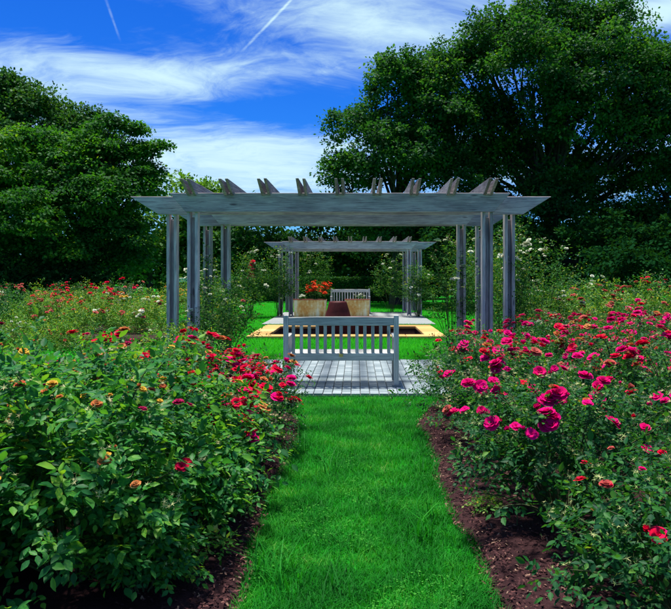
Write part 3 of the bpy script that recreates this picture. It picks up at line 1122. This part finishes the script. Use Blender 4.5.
GR = 'low red roses along the path'
d_red = [bush_data(s, .47, .74, 150, 7, .034, True, 105) for s in (51, 52)]
m_red = [bush_meshes(d, 'shrub_leaf', False) for d in d_red]
for k, (x, y, s, nb, lab) in enumerate([(-.93, 5.1, .90, 13, 'low red rose bush touching the large leaved bush'), (-.92, 5.9, 1.03, 17, 'low bush crowded with crimson roses, second along the path'),
                                        (-1.0, 6.7, .95, 17, 'low bush crowded with red roses, third along the path'), (-1.32, 7.5, .82, 13, 'low red rose bush before the paving, behind the third one'), (-.84, 7.6, .50, 9, 'smallest red rose bush, at the paving edge by the bench leg'),
                                        (-1.85, 7.6, 1.1, 12, 'red rose bush behind the path-side red roses'), (-2.75, 7.75, 1.15, 8, 'sparse red rose bush below the pergola post')]):
    place_bush('red_rose_bush', lab, 'rose bush', (x, y, .02), d_red[k % 2], *m_red[k % 2], rotz=k * 2.1, group=GR, bl={'red': 5, 'magenta': 1.6, 'faded': .5}, nbl=int(nb * 1.25), size=.044, cluster=3.0, jit=.05, spent=30, seed=k + 80, scale=s, zmin=.42)

# ------------------------------------------------------------------ the bed of magenta shrub roses
GM = 'magenta shrub roses in the big bed'
mag = {'magenta': 7, 'red': 1.8, 'pinkpale': .5, 'faded': .8}
front_bush('magenta_rose_bush', 'low dark bush in the near corner with star-like dry sepals', (1.40, 2.95, .02), 71, .60, .68, 190, 8, .040, 'shrub_leaf', {'magenta': 3, 'red': 2, 'pinkpale': 2, 'faded': 2}, 9, .022, 1.8, 90, GM, .05, .5, 98)
front_bush('magenta_rose_bush', 'dark bush with a bright magenta cluster leaning over the mulch', (1.22, 4.1, .02), 72, .62, .88, 225, 8, .038, 'shrub_leaf', mag, 9, .034, 2.6, 85, GM, .06, .55, 101)
d_mag = [bush_data(s, .67, .92, 215, 8, .036, True, 103) for s in (73, 74, 75)]
m_mag = [bush_meshes(d, 'shrub_leaf', False) for d in d_mag]
rows = {1.22: [(5.15, 'third'), (6.2, 'fourth'), (7.25, 'fifth')], 2.5: [(4.15, 'first'), (5.2, 'second'), (6.25, 'third'), (7.3, 'fourth'), (8.3, 'fifth')],
        3.55: [(6.3, 'first'), (7.35, 'second'), (8.4, 'third'), (9.4, 'fourth')], 4.6: [(8.8, 'first'), (9.9, 'second'), (10.9, 'third')], 5.6: [(11.2, 'first')]}
rown = {1.22: 'the row beside the path', 2.5: 'the second row from the path', 3.55: 'the third row from the path', 4.6: 'the fourth row from the path', 5.6: 'the outer row by the frame edge'}
k = 0
for X, lst in rows.items():
    for Y, o_ in lst:
        lab = 'magenta shrub rose, %s bush of %s' % (o_, rown[X])
        rr = random.Random(k)
        place_bush('magenta_rose_bush', lab, 'rose bush', (X + rr.uniform(-.08, .08), Y + rr.uniform(-.1, .1), .02), d_mag[k % 3], *m_mag[k % 3], rotz=k * 1.9, group=GM, bl=mag,
                   nbl=13 if X < 2 else 16, size=.042, cluster=3.2, jit=.055, spent=75 if Y < 7 else 55, seed=k + 100, scale=rr.uniform(.92, 1.05) + (.02 if X > 2 else 0))
        k += 1
place_bush('magenta_rose_bush', 'magenta shrub rose at the paving corner, beside the bench', 'rose bush', (1.42, 8.0, .02), d_mag[1], *m_mag[1], rotz=.7, group=GM, bl={'red': 2, 'magenta': 3}, nbl=16, size=.042, cluster=2.4, spent=30, seed=140, scale=.92)
place_bush('magenta_rose_bush', 'magenta shrub rose at the foot of the pergola post', 'rose bush', (2.55, 9.35, .02), d_mag[2], *m_mag[2], rotz=2.7, group=GM, bl={'red': 1, 'magenta': 4}, nbl=18, size=.042, cluster=2.6, spent=40, seed=141, scale=1.0)



def extra_cluster(label, pts, n, mats, size, jit=.05):
    """full bloom heads on the outer shoots of one bush (world positions)"""
    root = next(o for o in C.objects if o.get('label') == label)
    r = np.random.default_rng(len(label))
    inv = Matrix.Translation(root.location) @ Matrix.Rotation(root.rotation_euler.z, 4, 'Z') @ Matrix.Scale(root.scale[0], 4)
    inv = inv.inverted()
    P, N = [], []
    for p in pts:
        for _ in range(n):
            q = inv @ Vector(np.array(p) + r.normal(0, jit, 3) * np.array([1, .6, .55]))
            P.append(np.array(q))
            N.append(np.array(inv.to_3x3() @ Vector(unit(np.array([-.15, -.55, .8]) + r.normal(0, .25, 3)))))
    add_blooms(root, P, N, mats, size, r)


extra_cluster('dark bush with a bright magenta cluster leaning over the mulch', [(.93, 3.72, .69), (1.02, 3.68, .71), (.80, 4.0, .66), (1.1, 3.9, .80)], 5, {'magenta': 1}, .042)
extra_cluster('low dark bush in the near corner with star-like dry sepals', [(1.30, 2.62, .42), (1.12, 2.62, .52)], 3, {'magenta': 2, 'red': 1}, .032, .03)
extra_cluster('magenta shrub rose, first bush of the second row from the path', [(1.90, 3.95, .80), (2.05, 3.9, .70)], 5, {'magenta': 3, 'red': 1}, .040)
extra_cluster('magenta shrub rose, third bush of the row beside the path', [(.92, 4.75, .72), (1.35, 4.7, .84)], 4, {'magenta': 1}, .040)
extra_cluster('low bush crowded with crimson roses, second along the path', [(-.82, 5.5, .52), (-.76, 5.6, .40), (-.95, 5.5, .64)], 5, {'red': 3, 'magenta': 2}, .042)
extra_cluster('low red rose bush touching the large leaved bush', [(-.86, 4.78, .42), (-.98, 4.8, .55)], 5, {'red': 3, 'magenta': 2}, .042)

# ------------------------------------------------------------------ pale bushes further back
d_pal = [bush_data(s, .80, 1.15, 300, 8, .056, False, 98) for s in (91, 92, 93)]
m_pal = [bush_meshes(d, 'pale_leaf', False, False) for d in d_pal]
d_drk = [bush_data(s, .9, 1.25, 280, 8, .060, False, 98) for s in (95, 96)]
m_drk = [bush_meshes(d, 'shrub_leaf', False, False) for d in d_drk]
GB = 'shrub roses behind the magenta bed'
for k, (x, y, s, dk, bl, nb, lab) in enumerate([
        (3.3, 11.6, .95, 0, {'pinkpale': 2, 'white': 1}, 10, 'pale green shrub with white and rusty blooms behind the magenta roses'),
        (4.2, 12.7, 1.08, 0, {'pinkpale': 3, 'faded': 1}, 14, 'rounded yellowish green shrub amid the bed, behind the magenta band'),
        (5.5, 13.2, 1.06, 0, {'pinkpale': 3, 'red': 1}, 14, 'pale shrub with red blooms on top, behind the magenta roses'),
        (6.8, 13.4, 1.1, 0, {'red': 4, 'pinkpale': 1}, 14, 'shrub with orange-red blooms by the frame edge'),
        (3.6, 14.2, 1.0, 1, {'white': 1}, 6, 'dark green shrub behind the rounded yellowish one'),
        (5.3, 16.2, 1.1, 1, {'white': 1}, 3, 'dark shrub before the shaded trees, nearest the pergola'),
        (7.2, 16.6, 1.12, 1, {'red': 1}, 3, 'dark shrub before the shaded trees, nearest the frame edge'),
        (8.6, 15.4, 1.12, 1, {'red': 1, 'pinkpale': 2}, 8, 'leafy shrub at the far end of the magenta bed')]):
    dd, mm = (d_drk[k % 2], m_drk[k % 2]) if dk else (d_pal[k % 3], m_pal[k % 3])
    place_bush('shrub_rose', lab, 'shrub', (x, y, .02), dd, *mm, rotz=k * 1.3, group=GB, bl=bl, nbl=nb, size=.05, cluster=2.2, jit=.09, spent=60, seed=k + 200, scale=s)

GF = 'shrub roses across the lawn before the bright trees'
far_l = [(-4.6, 15.2, .80, 0, {'pinkpale': 1, 'white': 1}, 8, 'pale shrub nearest the pergola post across the lawn'), (-5.7, 15.0, .86, 0, {'pinkpale': 2, 'white': 1}, 10, 'pale shrub second from the pergola post across the lawn'),
         (-6.9, 15.3, .88, 0, {'pinkpale': 3}, 14, 'shrub dotted with rusty pink blooms across the lawn'), (-8.3, 15.5, .92, 1, {'white': 1}, 3, 'dark green shrub across the lawn at the frame edge'),
         (-5.4, 17.6, .9, 0, {'white': 2, 'yellow': 1}, 14, 'shrub with whitish blooms below the pale far bench'), (-6.7, 17.8, .98, 0, {'red': 5, 'pinkpale': 1}, 34, 'shrub massed with red blooms in the middle of the far bed'),
         (-7.9, 17.9, .98, 0, {'red': 3, 'pinkpale': 3}, 16, 'shrub massed with red blooms toward the frame edge'), (-9.3, 18.4, .95, 1, {'pinkpale': 2}, 8, 'dark shrub behind the red blooms at the frame edge'),
         (-7.0, 20.6, 1.0, 1, {'red': 3, 'pinkpale': 1}, 8, 'tall shrub with red blooms under the bright trees'), (-8.6, 20.8, .95, 1, {'red': 1}, 6, 'tall dark shrub under the bright trees'),
         (-5.2, 20.4, 1.0, 0, {'yellow': 3}, 14, 'yellowish shrub in front of the pale far bench')]
for k, (x, y, s, dk, bl, nb, lab) in enumerate(far_l):
    dd, mm = (d_drk[k % 2], m_drk[k % 2]) if dk else (d_pal[k % 3], m_pal[k % 3])
    place_bush('shrub_rose', lab, 'shrub', (x, y, .02), dd, *mm, rotz=k * 2.3, group=GF, bl=bl, nbl=nb, size=.055, cluster=2.2, jit=.1, spent=50, seed=k + 230, scale=s)
place_bush('shrub_rose', 'low shrub with small white blooms just beyond the near bed', 'shrub', (-5.6, 11.4, .02), d_pal[1], *m_pal[1], rotz=.4, group=GF, bl={'white': 1}, nbl=12, size=.03, cluster=2, seed=260, scale=.66)
place_bush('shrub_rose', 'low shrub with rusty tips beyond the near bed, second from the frame edge', 'shrub', (-4.7, 11.0, .02), d_pal[2], *m_pal[2], rotz=1.4, group=GF, bl={'pinkpale': 1, 'faded': 1}, nbl=12, size=.03, cluster=2, seed=261, scale=.68)

# young shoots beside the pergola
place_bush('young_rose_bush', 'bush of pale young shoots at the foot of the pergola posts', 'shrub', (-2.3, 8.75, .02), d_pal[0], *m_pal[0], rotz=2.0, bl={'white': 1, 'pinkpale': 1}, nbl=7, size=.03, cluster=1.5, seed=262, scale=.72)

# ------------------------------------------------------------------ climbing roses
GC = 'climbing roses on the pergolas'
clim = {}


def climber(label, loc, rad, H, seed, nwhite, shoots=140, leaf=.052, wsize=.034, extra=None, cl=2.2, group=GC, mat='climb_leaf', name='climbing_rose'):
    d = bush_data(seed, rad, H, shoots, 8, leaf, False, 98, spread=1.1)
    me, ca = bush_meshes(d, mat, False, True, 18)
    bl = {'white': 1}
    if extra:
        bl.update(extra)
    return place_bush(name, label, 'climbing rose', loc, d, me, ca, group=group, bl=bl, nbl=nwhite, size=wsize, cluster=cl, jit=.08, spent=18, seed=seed, zmin=.35)


climber('climbing rose round the near pergola post beside the red roses', (-2.2, 10.45, .02), .55, 1.3, 301, 5, 170, extra={'pinkpale': .5})
climber('climbing rose on the inner near post, leaning over the lawn', (-2.25, 12.2, .02), .46, 1.3, 302, 4, 170)
climber('slender climbing rose against the rear posts of the near pergola', (-2.75, 13.0, .02), .42, 1.9, 303, 3, 110)
climber('climbing rose with creamy blooms on the inner post behind the magenta roses', (1.75, 12.75, .02), .5, 2.15, 304, 6, 150, wsize=.05)
climber('tall climbing rose between the two outer posts above the magenta roses', (2.42, 10.9, .02), .42, 2.2, 305, 6, 150, wsize=.05)
climber('wide climbing rose with white sprays spilling outside the pergola', (3.05, 11.7, .02), .72, 2.05, 306, 14, 170, wsize=.036, cl=3)
climber('climbing rose covering the far pergola posts beside the orange flowers', (-2.75, 24.7, .02), .65, 2.35, 311, 8, 150, .075, .055)
climber('climbing rose at the outer side of the far pergola', (-3.75, 24.3, .02), .75, 2.3, 312, 7, 150, .075, .055)
climber('climbing rose on the far pergola behind the planters', (-1.7, 28.2, .02), .8, 2.6, 313, 8, 140, .08, .055)
climber('climbing rose on the far pergola post by the lawn, white blooms low', (2.15, 24.4, .02), .55, 1.75, 314, 7, 140, .075, .055)
climber('climbing rose behind the far pergola inner post', (1.35, 27.6, .02), .85, 2.3, 315, 6, 150, .08, .055)
climber('climbing rose mounded outside the far pergola by the lawn', (4.4, 26.4, .02), 1.1, 2.7, 316, 5, 190, .085, .055)
climber('leafy rose with creamy blooms between the two pergolas', (3.0, 16.3, .02), .75, 2.3, 317, 5, 170, .065, .07)
climber('leafy rose arching beside the lawn beyond the white sprays', (3.9, 19.5, .02), .95, 2.6, 318, 4, 180, .07, .07)
climber('dark shrub rose with white blooms across the lawn from the pool', (-4.7, 22.6, .02), .9, 1.35, 319, 7, 170, .07, .07)
climber('dark shrub rose with white blooms beyond the brick pillar', (-6.2, 27.0, .02), 1.1, 1.6, 320, 7, 170, .08, .08)

# flowers in the planters, red spike in the lawn border
dg = bush_data(401, .42, .62, 90, 6, .05, False, 95)
mg = bush_meshes(dg, 'climb_leaf', False, False)
place_bush('geranium', 'orange-red flowers rising from the tan planter', 'flower', (-1.32, 24.4, .58), dg, *mg, bl={'orange': 1}, nbl=34, size=.075, cluster=2.4, jit=.08, seed=401)
dw = bush_data(402, .16, .2, 40, 5, .03, False, 95)
mw = bush_meshes(dw, 'climb_leaf', False, False)
place_bush('white_flower', 'small white flower clump in the planter of orange-red flowers', 'flower', (-1.9, 24.2, .58), dw, *mw, bl={'white': 1}, nbl=8, size=.035, cluster=2, seed=402)
place_bush('white_flower', 'small white flower clump in the planter by the lawn', 'flower', (.1, 24.2, .58), dw, *mw, rotz=1, bl={'white': 1}, nbl=8, size=.035, cluster=2, seed=403)
dcn = bush_data(405, .3, .9, 40, 6, .12, False, 80)
mcn = bush_meshes(dcn, 'climb_leaf', False, False)
cn = thing('canna', 'tall plant with a dark red flower spike across the lawn', 'flower', (-3.95, 26.0, .02))
link('foliage', mcn[0], cn, kind='stuff')
rr_ = np.random.default_rng(406)
pts_ = np.stack([rr_.normal(0, .06, 22), rr_.normal(0, .06, 22), np.linspace(1.25, 1.95, 22)], -1)
add_blooms(cn, pts_, unit(rr_.normal(size=(22, 3)) + np.array([0, -.5, .4])), {'maroon': 1, 'red': 1}, .085, rr_, 'flower')
link('stem', tubes('stem', [(np.array([(0, 0, 0), (.01, 0, .8), (0, 0, 1.95)]), np.array([.018, .014, .008]))], 'cane', 6), cn)

# a small seedling clump in the mulch and the plant stake
sm = bush_data(407, .10, .11, 40, 4, .022, False, 95)
smm = bush_meshes(sm, 'pale_leaf', False, False)
for k, (x, y, lab, s) in enumerate([(.80, 4.25, 'small weed in the mulch near the metal plant stake', 1.0), (-.80, 3.55, 'small weed in the red mulch under the large leaved bush', 1.5), (-.72, 4.2, 'small weed beside the path edge on the red mulch', 1.1)]):
    place_bush('weed', lab, 'weed', (x, y, .03), sm, *smm, rotz=k, seed=410 + k, scale=s)
sk = thing('plant_stake', 'thin metal plant stake with a pale tag in the mulch', 'stake', (.92, 4.0, .03))
link('rod', tubes('rod', [(np.array([(0, 0, 0), (.003, 0, .14), (0, 0, .27)]), np.array([.003, .003, .002]))], 'cane', 6), sk)
tt_ = np.linspace(0, 2 * np.pi, 17)
link('loop', tubes('loop', [(np.stack([.016 * np.sin(tt_), 0 * tt_, .305 - .045 * np.cos(tt_)], -1), np.full(17, .0032))], 'metal', 6), sk)
link('tag', boxmesh('tag', .018, .002, .05, 'white_paint', 0), sk, (.004, -.002, .305))


# ------------------------------------------------------------------ trees
def make_tree(name, label, base, lobes, leaf, per, rc, mat, trunk_r, trunk_h, seed, flat=.6, group=None, droop=0.0, limbs=2, wood=True):
    """lobes: (x, y, z, rx, ry, rz, clumps), relative to the base"""
    r = np.random.default_rng(seed)
    root = thing(name, label, 'tree', base, 0, group)
    cp, cn_ = [], []
    for (x, y, z, rx, ry, rz, nc) in lobes:
        u = unit(r.normal(size=(nc, 3)))
        u[:, 2] = np.where(u[:, 2] < -.45, -u[:, 2], u[:, 2])
        q = r.uniform(.3, 1.0, nc) ** .55
        spray = r.random(nc) < .14
        q = np.where(spray, r.uniform(1.0, 1.2, nc), q)
        c = np.array([x, y, z]) + u * q[:, None] * np.array([rx, ry, rz])
        cp.append(c)
        cn_.append(u)
    cp, cn_ = np.concatenate(cp), np.concatenate(cn_)
    n = len(cp)
    rcs = rc * r.choice([.45, .7, 1.0, 1.35], n, p=[.2, .3, .3, .2]) * r.uniform(.85, 1.15, n)
    off = unit(r.normal(size=(n, per, 3))) * (r.random((n, per, 1)) ** .45) * .82
    off[..., 2] *= flat
    off[..., 2] -= droop * (off[..., 0] ** 2 + off[..., 1] ** 2)
    P = (cp[:, None] + off * rcs[:, None, None]).reshape(-1, 3)
    out = np.repeat(cn_, per, 0)
    N = len(P)
    ax = unit(unit(off.reshape(-1, 3)) + r.normal(size=(N, 3)) * .6 + np.array([0, 0, -.15]))
    nr = unit(np.array([0, 0, .9]) + out * .5 + r.normal(size=(N, 3)) * .55)
    ok = P[:, 2] > .05
    v, f = inst(LEAF2_V, LEAF2_F, frames(ax[ok], nr[ok]), P[ok], (leaf * r.uniform(.6, 1.3, N))[ok])
    link('crown', mesh_np('crown', v, f, mat), root, kind='stuff')
    if wood:
        top = max(l[2] for l in lobes)
        k = np.linspace(0, 1, 8)
        wob = np.stack([np.sin(k * 5 + seed) * .12, np.cos(k * 4 + seed) * .12, np.zeros(8)], -1) * k[:, None]
        tr = np.stack([k * 0, k * 0, k * top * .92], -1) + wob * trunk_r * 3
        rad = trunk_r * (1 - k * .82)
        rad[0] *= 1.5
        link('trunk', tubes('trunk', [(tr, rad)], 'bark', 9), root)
        paths = []
        for (x, y, z, rx, ry, rz, nc) in lobes:
            for j in range(limbs):
                s = r.uniform(.25, .7)
                st = np.array([0, 0, min(trunk_h, z * .7) + s * max(z - trunk_h, .3) * .5])
                en = np.array([x, y, z]) + r.normal(size=3) * np.array([rx, ry, rz]) * .25
                md = (st + en) / 2 + np.array([0, 0, -.1 * np.linalg.norm(en - st)]) + r.normal(size=3) * .25
                t = np.linspace(0, 1, 7)[:, None]
                Pb = (1 - t) ** 2 * st + 2 * t * (1 - t) * md + t ** 2 * en
                paths.append((Pb, np.linspace(trunk_r * .34, trunk_r * .05, 7)))
                for _ in range(2):
                    e2 = en + r.normal(size=3) * np.array([rx, ry, rz]) * .3
                    s2 = Pb[4]
                    P2 = (1 - t) * s2 + t * e2 + np.sin(t * np.pi) * r.normal(size=3) * .15
                    paths.append((P2, np.linspace(trunk_r * .16, trunk_r * .03, 7)))
        link('limbs', tubes('limbs', paths, 'bark', 5), root)
    return root


def px(pxx, pyy, Y):
    """helper for laying out crowns: where a direction meets the plane at distance Y"""
    return (pxx - VX) / FPX * Y, CAM_H + (VY - pyy) / FPX * Y


def lob(bx, Y, lst, k):
    """lobes given as (px, py, radius px, dy, clumps)"""
    o = []
    for (a, b, ra, dy, nc) in lst:
        x, z = px(a, b, Y)
        rr = ra * Y / FPX
        o.append((x - bx, dy, z, rr, rr * 1.05, rr * k, int(nc * 1.8)))
    return o


# big shaded trees behind the magenta bed
bx = px(398, 0, 35)[0]
make_tree('shade_tree', 'dark rounded tree beside the open sky', (bx, 35, 0),
          lob(bx, 35, [(398, 84, 34, 0, 75), (432, 82, 34, .5, 60), (425, 150, 40, .5, 60), (365, 130, 34, .5, 65), (430, 120, 38, -.5, 70), (350, 178, 30, 0, 55), (395, 165, 42, -1.5, 85), (440, 185, 42, -.5, 70), (345, 215, 26, .5, 40), (400, 235, 40, 0, 70), (440, 245, 38, 0, 60)], .85),
          .165, 58, .72, 'tree_dark', .32, 3.0, 501, group='tall shaded trees')
bx = px(550, 0, 36)[0]
make_tree('shade_tree', 'tallest broad dark tree with sky glinting through its crown', (bx, 36, 0),
          lob(bx, 36, [(548, 30, 44, 0, 95), (500, 45, 40, 0, 75), (600, 38, 42, 0, 85), (460, 70, 36, .5, 60), (520, 85, 50, -2, 100), (590, 90, 50, -2, 100), (640, 75, 38, 0, 65), (470, 125, 38, 0, 55), (560, 140, 44, -2.5, 70),
                       (630, 130, 42, -1, 65), (500, 165, 30, 0, 30), (600, 185, 34, -1, 40), (545, 205, 40, -2, 60), (478, 215, 34, 0, 40), (495, 125, 40, 1, 70), (520, 160, 44, 1.5, 70), (470, 165, 36, 1, 55), (575, 175, 40, 1.5, 55), (545, 115, 36, -3, 50), (610, 150, 36, -3, 45), (600, 235, 44, 0, 60), (520, 245, 40, 0, 50), (650, 175, 34, 0, 45), (655, 245, 44, 0, 60)], .85),
          .165, 58, .74, 'tree_dark', .5, 4.0, 502, group='tall shaded trees', limbs=3)
bx = px(690, 0, 34)[0]
make_tree('shade_tree', 'dark tree cut off by the frame edge', (bx, 34, 0),
          lob(bx, 34, [(665, 80, 34, 0, 60), (700, 70, 45, 0, 80), (660, 130, 40, -1, 65), (720, 130, 55, 0, 90), (665, 190, 40, -1, 60), (700, 220, 50, 0, 70), (640, 225, 32, -.5, 45), (665, 255, 44, 0, 60), (720, 260, 50, 0, 60)], .85),
          .165, 58, .72, 'tree_dark', .38, 3.0, 503, group='tall shaded trees')
bx = px(820, 0, 33)[0]
make_tree('shade_tree', 'dark tree standing past the frame edge', (bx, 33, 0),
          lob(bx, 33, [(790, 90, 60, 0, 60), (850, 80, 70, 0, 80), (820, 170, 80, 0, 90), (760, 210, 50, 0, 50)], .85), .26, 45, 1.1, 'tree_dark', .4, 3.0, 504, group='tall shaded trees')

# bright trees over the far bed
bx = px(28, 0, 27)[0]
make_tree('bright_tree', 'tall tree against the sky behind the bright one', (bx, 29, 0),
          lob(bx, 29, [(30, 118, 36, 0, 90), (75, 125, 26, .5, 45), (100, 150, 26, .5, 40), (-20, 115, 45, 0, 90), (70, 150, 34, 0, 70), (10, 165, 50, -1, 100), (-30, 190, 55, 0, 90), (62, 195, 40, -.5, 70), (8, 92, 22, 0, 40)], .8),
          .14, 52, .58, 'tree_far', .3, 2.0, 511, group='trees over the far rose bed')
bx = px(78, 0, 24)[0]
make_tree('bright_tree', 'bright green tree with layered sprays reaching toward the pergola', (bx, 24.5, 0),
          lob(bx, 24.5, [(60, 175, 46, 0, 80), (100, 165, 36, 0, 65), (20, 200, 48, -.5, 80), (110, 205, 40, -.8, 75), (135, 185, 26, 0, 40), (60, 225, 52, -1.2, 95), (120, 238, 36, -.5, 60), (140, 150, 13, .3, 14), (105, 125, 18, .4, 18), (130, 128, 10, .4, 10), (158, 144, 6, .3, 5), (148, 170, 12, .2, 12), (-20, 230, 50, -.5, 60), (20, 255, 36, -1, 55), (75, 262, 30, -1, 40), (130, 262, 26, -.6, 34), (100, 255, 24, -1.4, 30), (45, 140, 20, 0, 22), (85, 145, 18, 0, 20), (10, 150, 30, 0, 40)], .72),
          .115, 60, .52, 'tree_bright', .24, 1.6, 512, flat=.34, group='trees over the far rose bed', droop=.25)
bx = px(-90, 0, 24)[0]
make_tree('bright_tree', 'tree standing past the frame edge beyond the far bed', (bx, 24, 0),
          lob(bx, 24, [(-80, 130, 60, 0, 70), (-130, 160, 70, 0, 80), (-60, 210, 60, 0, 70), (-120, 240, 60, 0, 60)], .75), .17, 50, .8, 'tree_bright', .26, 2.0, 513, flat=.4, group='trees over the far rose bed')

# lighter trees further away
GT = 'distant trees behind the garden'
for k, (cx, top, wd, Y, mat, lab) in enumerate([
        (185, 176, 30, 46, 'tree_lime', 'pale lime tree top showing above the pergola corner'), (212, 184, 22, 48, 'tree_lime', 'smaller lime tree top beside the first rafters'),
        (150, 205, 36, 44, 'tree_lime', 'light green tree between the bright tree and the pergola post'), (110, 225, 40, 46, 'tree_far', 'distant tree behind the pale far bench'),
        (245, 202, 34, 45, 'tree_far', 'dark distant tree seen between the pergola posts'), (290, 205, 34, 46, 'tree_far', 'dark distant tree above the far pergola, nearest the orange flowers'),
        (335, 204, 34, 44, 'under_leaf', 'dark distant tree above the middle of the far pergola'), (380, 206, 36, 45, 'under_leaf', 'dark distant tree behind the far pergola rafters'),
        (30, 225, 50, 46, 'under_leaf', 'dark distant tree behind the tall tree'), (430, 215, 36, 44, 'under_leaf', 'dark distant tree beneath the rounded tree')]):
    bx, zt = px(cx, top, Y)
    rw = wd * Y / FPX
    lobes = []
    rr = random.Random(k + 5)
    z = zt - rw * .8
    first = True
    while z > .6:
        for j in range(2 if not first else 1):
            lobes.append((rr.uniform(-.5, .5) * rw * (0 if first else 1.3), rr.uniform(-.5, .3), z, rw * rr.uniform(.8, 1.05), rw * .9, rw * rr.uniform(.75, .9), 34))
        first = False
        z -= rw * .95
    make_tree('distant_tree', lab, (bx, Y, 0), lobes, .27, 40, .95, mat, .22, 1.5, 520 + k, group=GT)

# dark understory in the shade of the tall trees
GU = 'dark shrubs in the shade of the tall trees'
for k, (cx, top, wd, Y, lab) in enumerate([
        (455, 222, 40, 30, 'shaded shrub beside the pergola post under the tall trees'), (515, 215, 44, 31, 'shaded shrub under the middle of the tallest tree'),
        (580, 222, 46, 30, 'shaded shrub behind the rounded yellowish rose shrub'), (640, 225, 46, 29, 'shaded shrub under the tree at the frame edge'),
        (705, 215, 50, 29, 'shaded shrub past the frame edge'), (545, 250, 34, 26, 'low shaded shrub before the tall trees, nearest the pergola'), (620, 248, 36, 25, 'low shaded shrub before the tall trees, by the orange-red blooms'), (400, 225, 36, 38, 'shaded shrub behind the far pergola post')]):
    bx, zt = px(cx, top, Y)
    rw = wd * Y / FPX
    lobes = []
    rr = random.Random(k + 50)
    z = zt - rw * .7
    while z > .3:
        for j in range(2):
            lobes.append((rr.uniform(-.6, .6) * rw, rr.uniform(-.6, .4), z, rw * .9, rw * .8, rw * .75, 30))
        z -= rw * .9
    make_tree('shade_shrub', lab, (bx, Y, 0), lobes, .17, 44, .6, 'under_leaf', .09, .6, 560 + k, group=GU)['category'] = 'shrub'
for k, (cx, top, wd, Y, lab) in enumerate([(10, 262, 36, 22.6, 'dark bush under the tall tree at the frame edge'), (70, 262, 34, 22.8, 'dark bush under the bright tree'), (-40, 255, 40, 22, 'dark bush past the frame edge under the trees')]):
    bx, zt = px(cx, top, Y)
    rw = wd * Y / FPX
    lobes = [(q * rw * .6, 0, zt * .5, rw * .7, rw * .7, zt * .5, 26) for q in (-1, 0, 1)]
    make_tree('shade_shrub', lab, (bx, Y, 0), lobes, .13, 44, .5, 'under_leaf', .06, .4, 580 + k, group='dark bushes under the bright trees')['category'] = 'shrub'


# clipped hedge behind the far pergola
def hedge():
    r = np.random.default_rng(601)
    root = thing('clipped_hedge', 'low clipped hedge across the lawn behind the far pergola', 'hedge', (-1.5, 38.0, 0))
    L, D, H = 10.5, 1.0, 1.34
    n = 26000
    f = r.random(n)
    x = r.uniform(-L / 2, L / 2, n)
    y = np.where(f < .5, r.uniform(-D / 2, D / 2, n), -D / 2 + np.abs(r.normal(0, .06, n)))
    z = np.where(f < .5, H - np.abs(r.normal(0, .05, n)), r.uniform(.05, H, n))
    P = np.stack([x, y, z], -1) + r.normal(size=(n, 3)) * .025
    nr = unit(np.where((f < .5)[:, None], np.array([[0, 0, 1.0]]), np.array([[0, -1.0, .3]])) + r.normal(size=(n, 3)) * .5)
    v, ff = inst(LEAF2_V, LEAF2_F, frames(unit(r.normal(size=(n, 3))), nr), P, r.uniform(.06, .11, n))
    link('foliage', mesh_np('foliage', v, ff, 'tree_far'), root, kind='stuff')
    link('core', boxmesh('core', L - .3, D - .3, H - .2, 'soil', 0), root, (0, .1, H / 2 - .05))


hedge()


def woodland():
    r = np.random.default_rng(611)
    n = 60000
    x = r.uniform(-48, 52, n)
    top = 4.6 + .9 * np.sin(x * .45) + .6 * np.sin(x * 1.3 + 2)
    z = r.random(n) ** .8 * top
    y = 53 + .02 * x + r.normal(0, .9, n) + .5 * np.sin(x * 1.1) + .4 * np.sin(z * 2 + x)
    P = np.stack([x, y, z + .1], -1)
    nr = unit(np.array([0, -.6, .8]) + r.normal(size=(n, 3)) * .5)
    v, ff = inst(LEAF2_V, LEAF2_F, frames(unit(r.normal(size=(n, 3))), nr), P, r.uniform(.25, .55, n))
    o = link('far_woodland', mesh_np('far_woodland', v, ff, 'under_leaf'), kind='stuff')
    o['label'] = 'dark belt of woodland closing off the garden'
    o['category'] = 'woodland'


woodland()

# a brick pillar and a pale bench far off behind the posts
pl = thing('brick_pillar', 'far brick pillar with a white cap seen between the pergola posts', 'pillar', (-9.0, 36.0, 0))
bm_ = boxmesh('brick', .235, .48, .068, 'brick_red', .004)
for j in range(14):
    for i in range(2):
        link('brick', bm_, pl, ((i - .5) * .25, 0, .04 + j * .08), (0, 0, R(0 if j % 2 else 180)))
link('cap', boxmesh('cap', .66, .62, .22, 'white_paint', .02), pl, (0, 0, 1.23))
make_bench('pale far bench glimpsed under the bright trees', (-11.1, 32.0, .0), R(180))
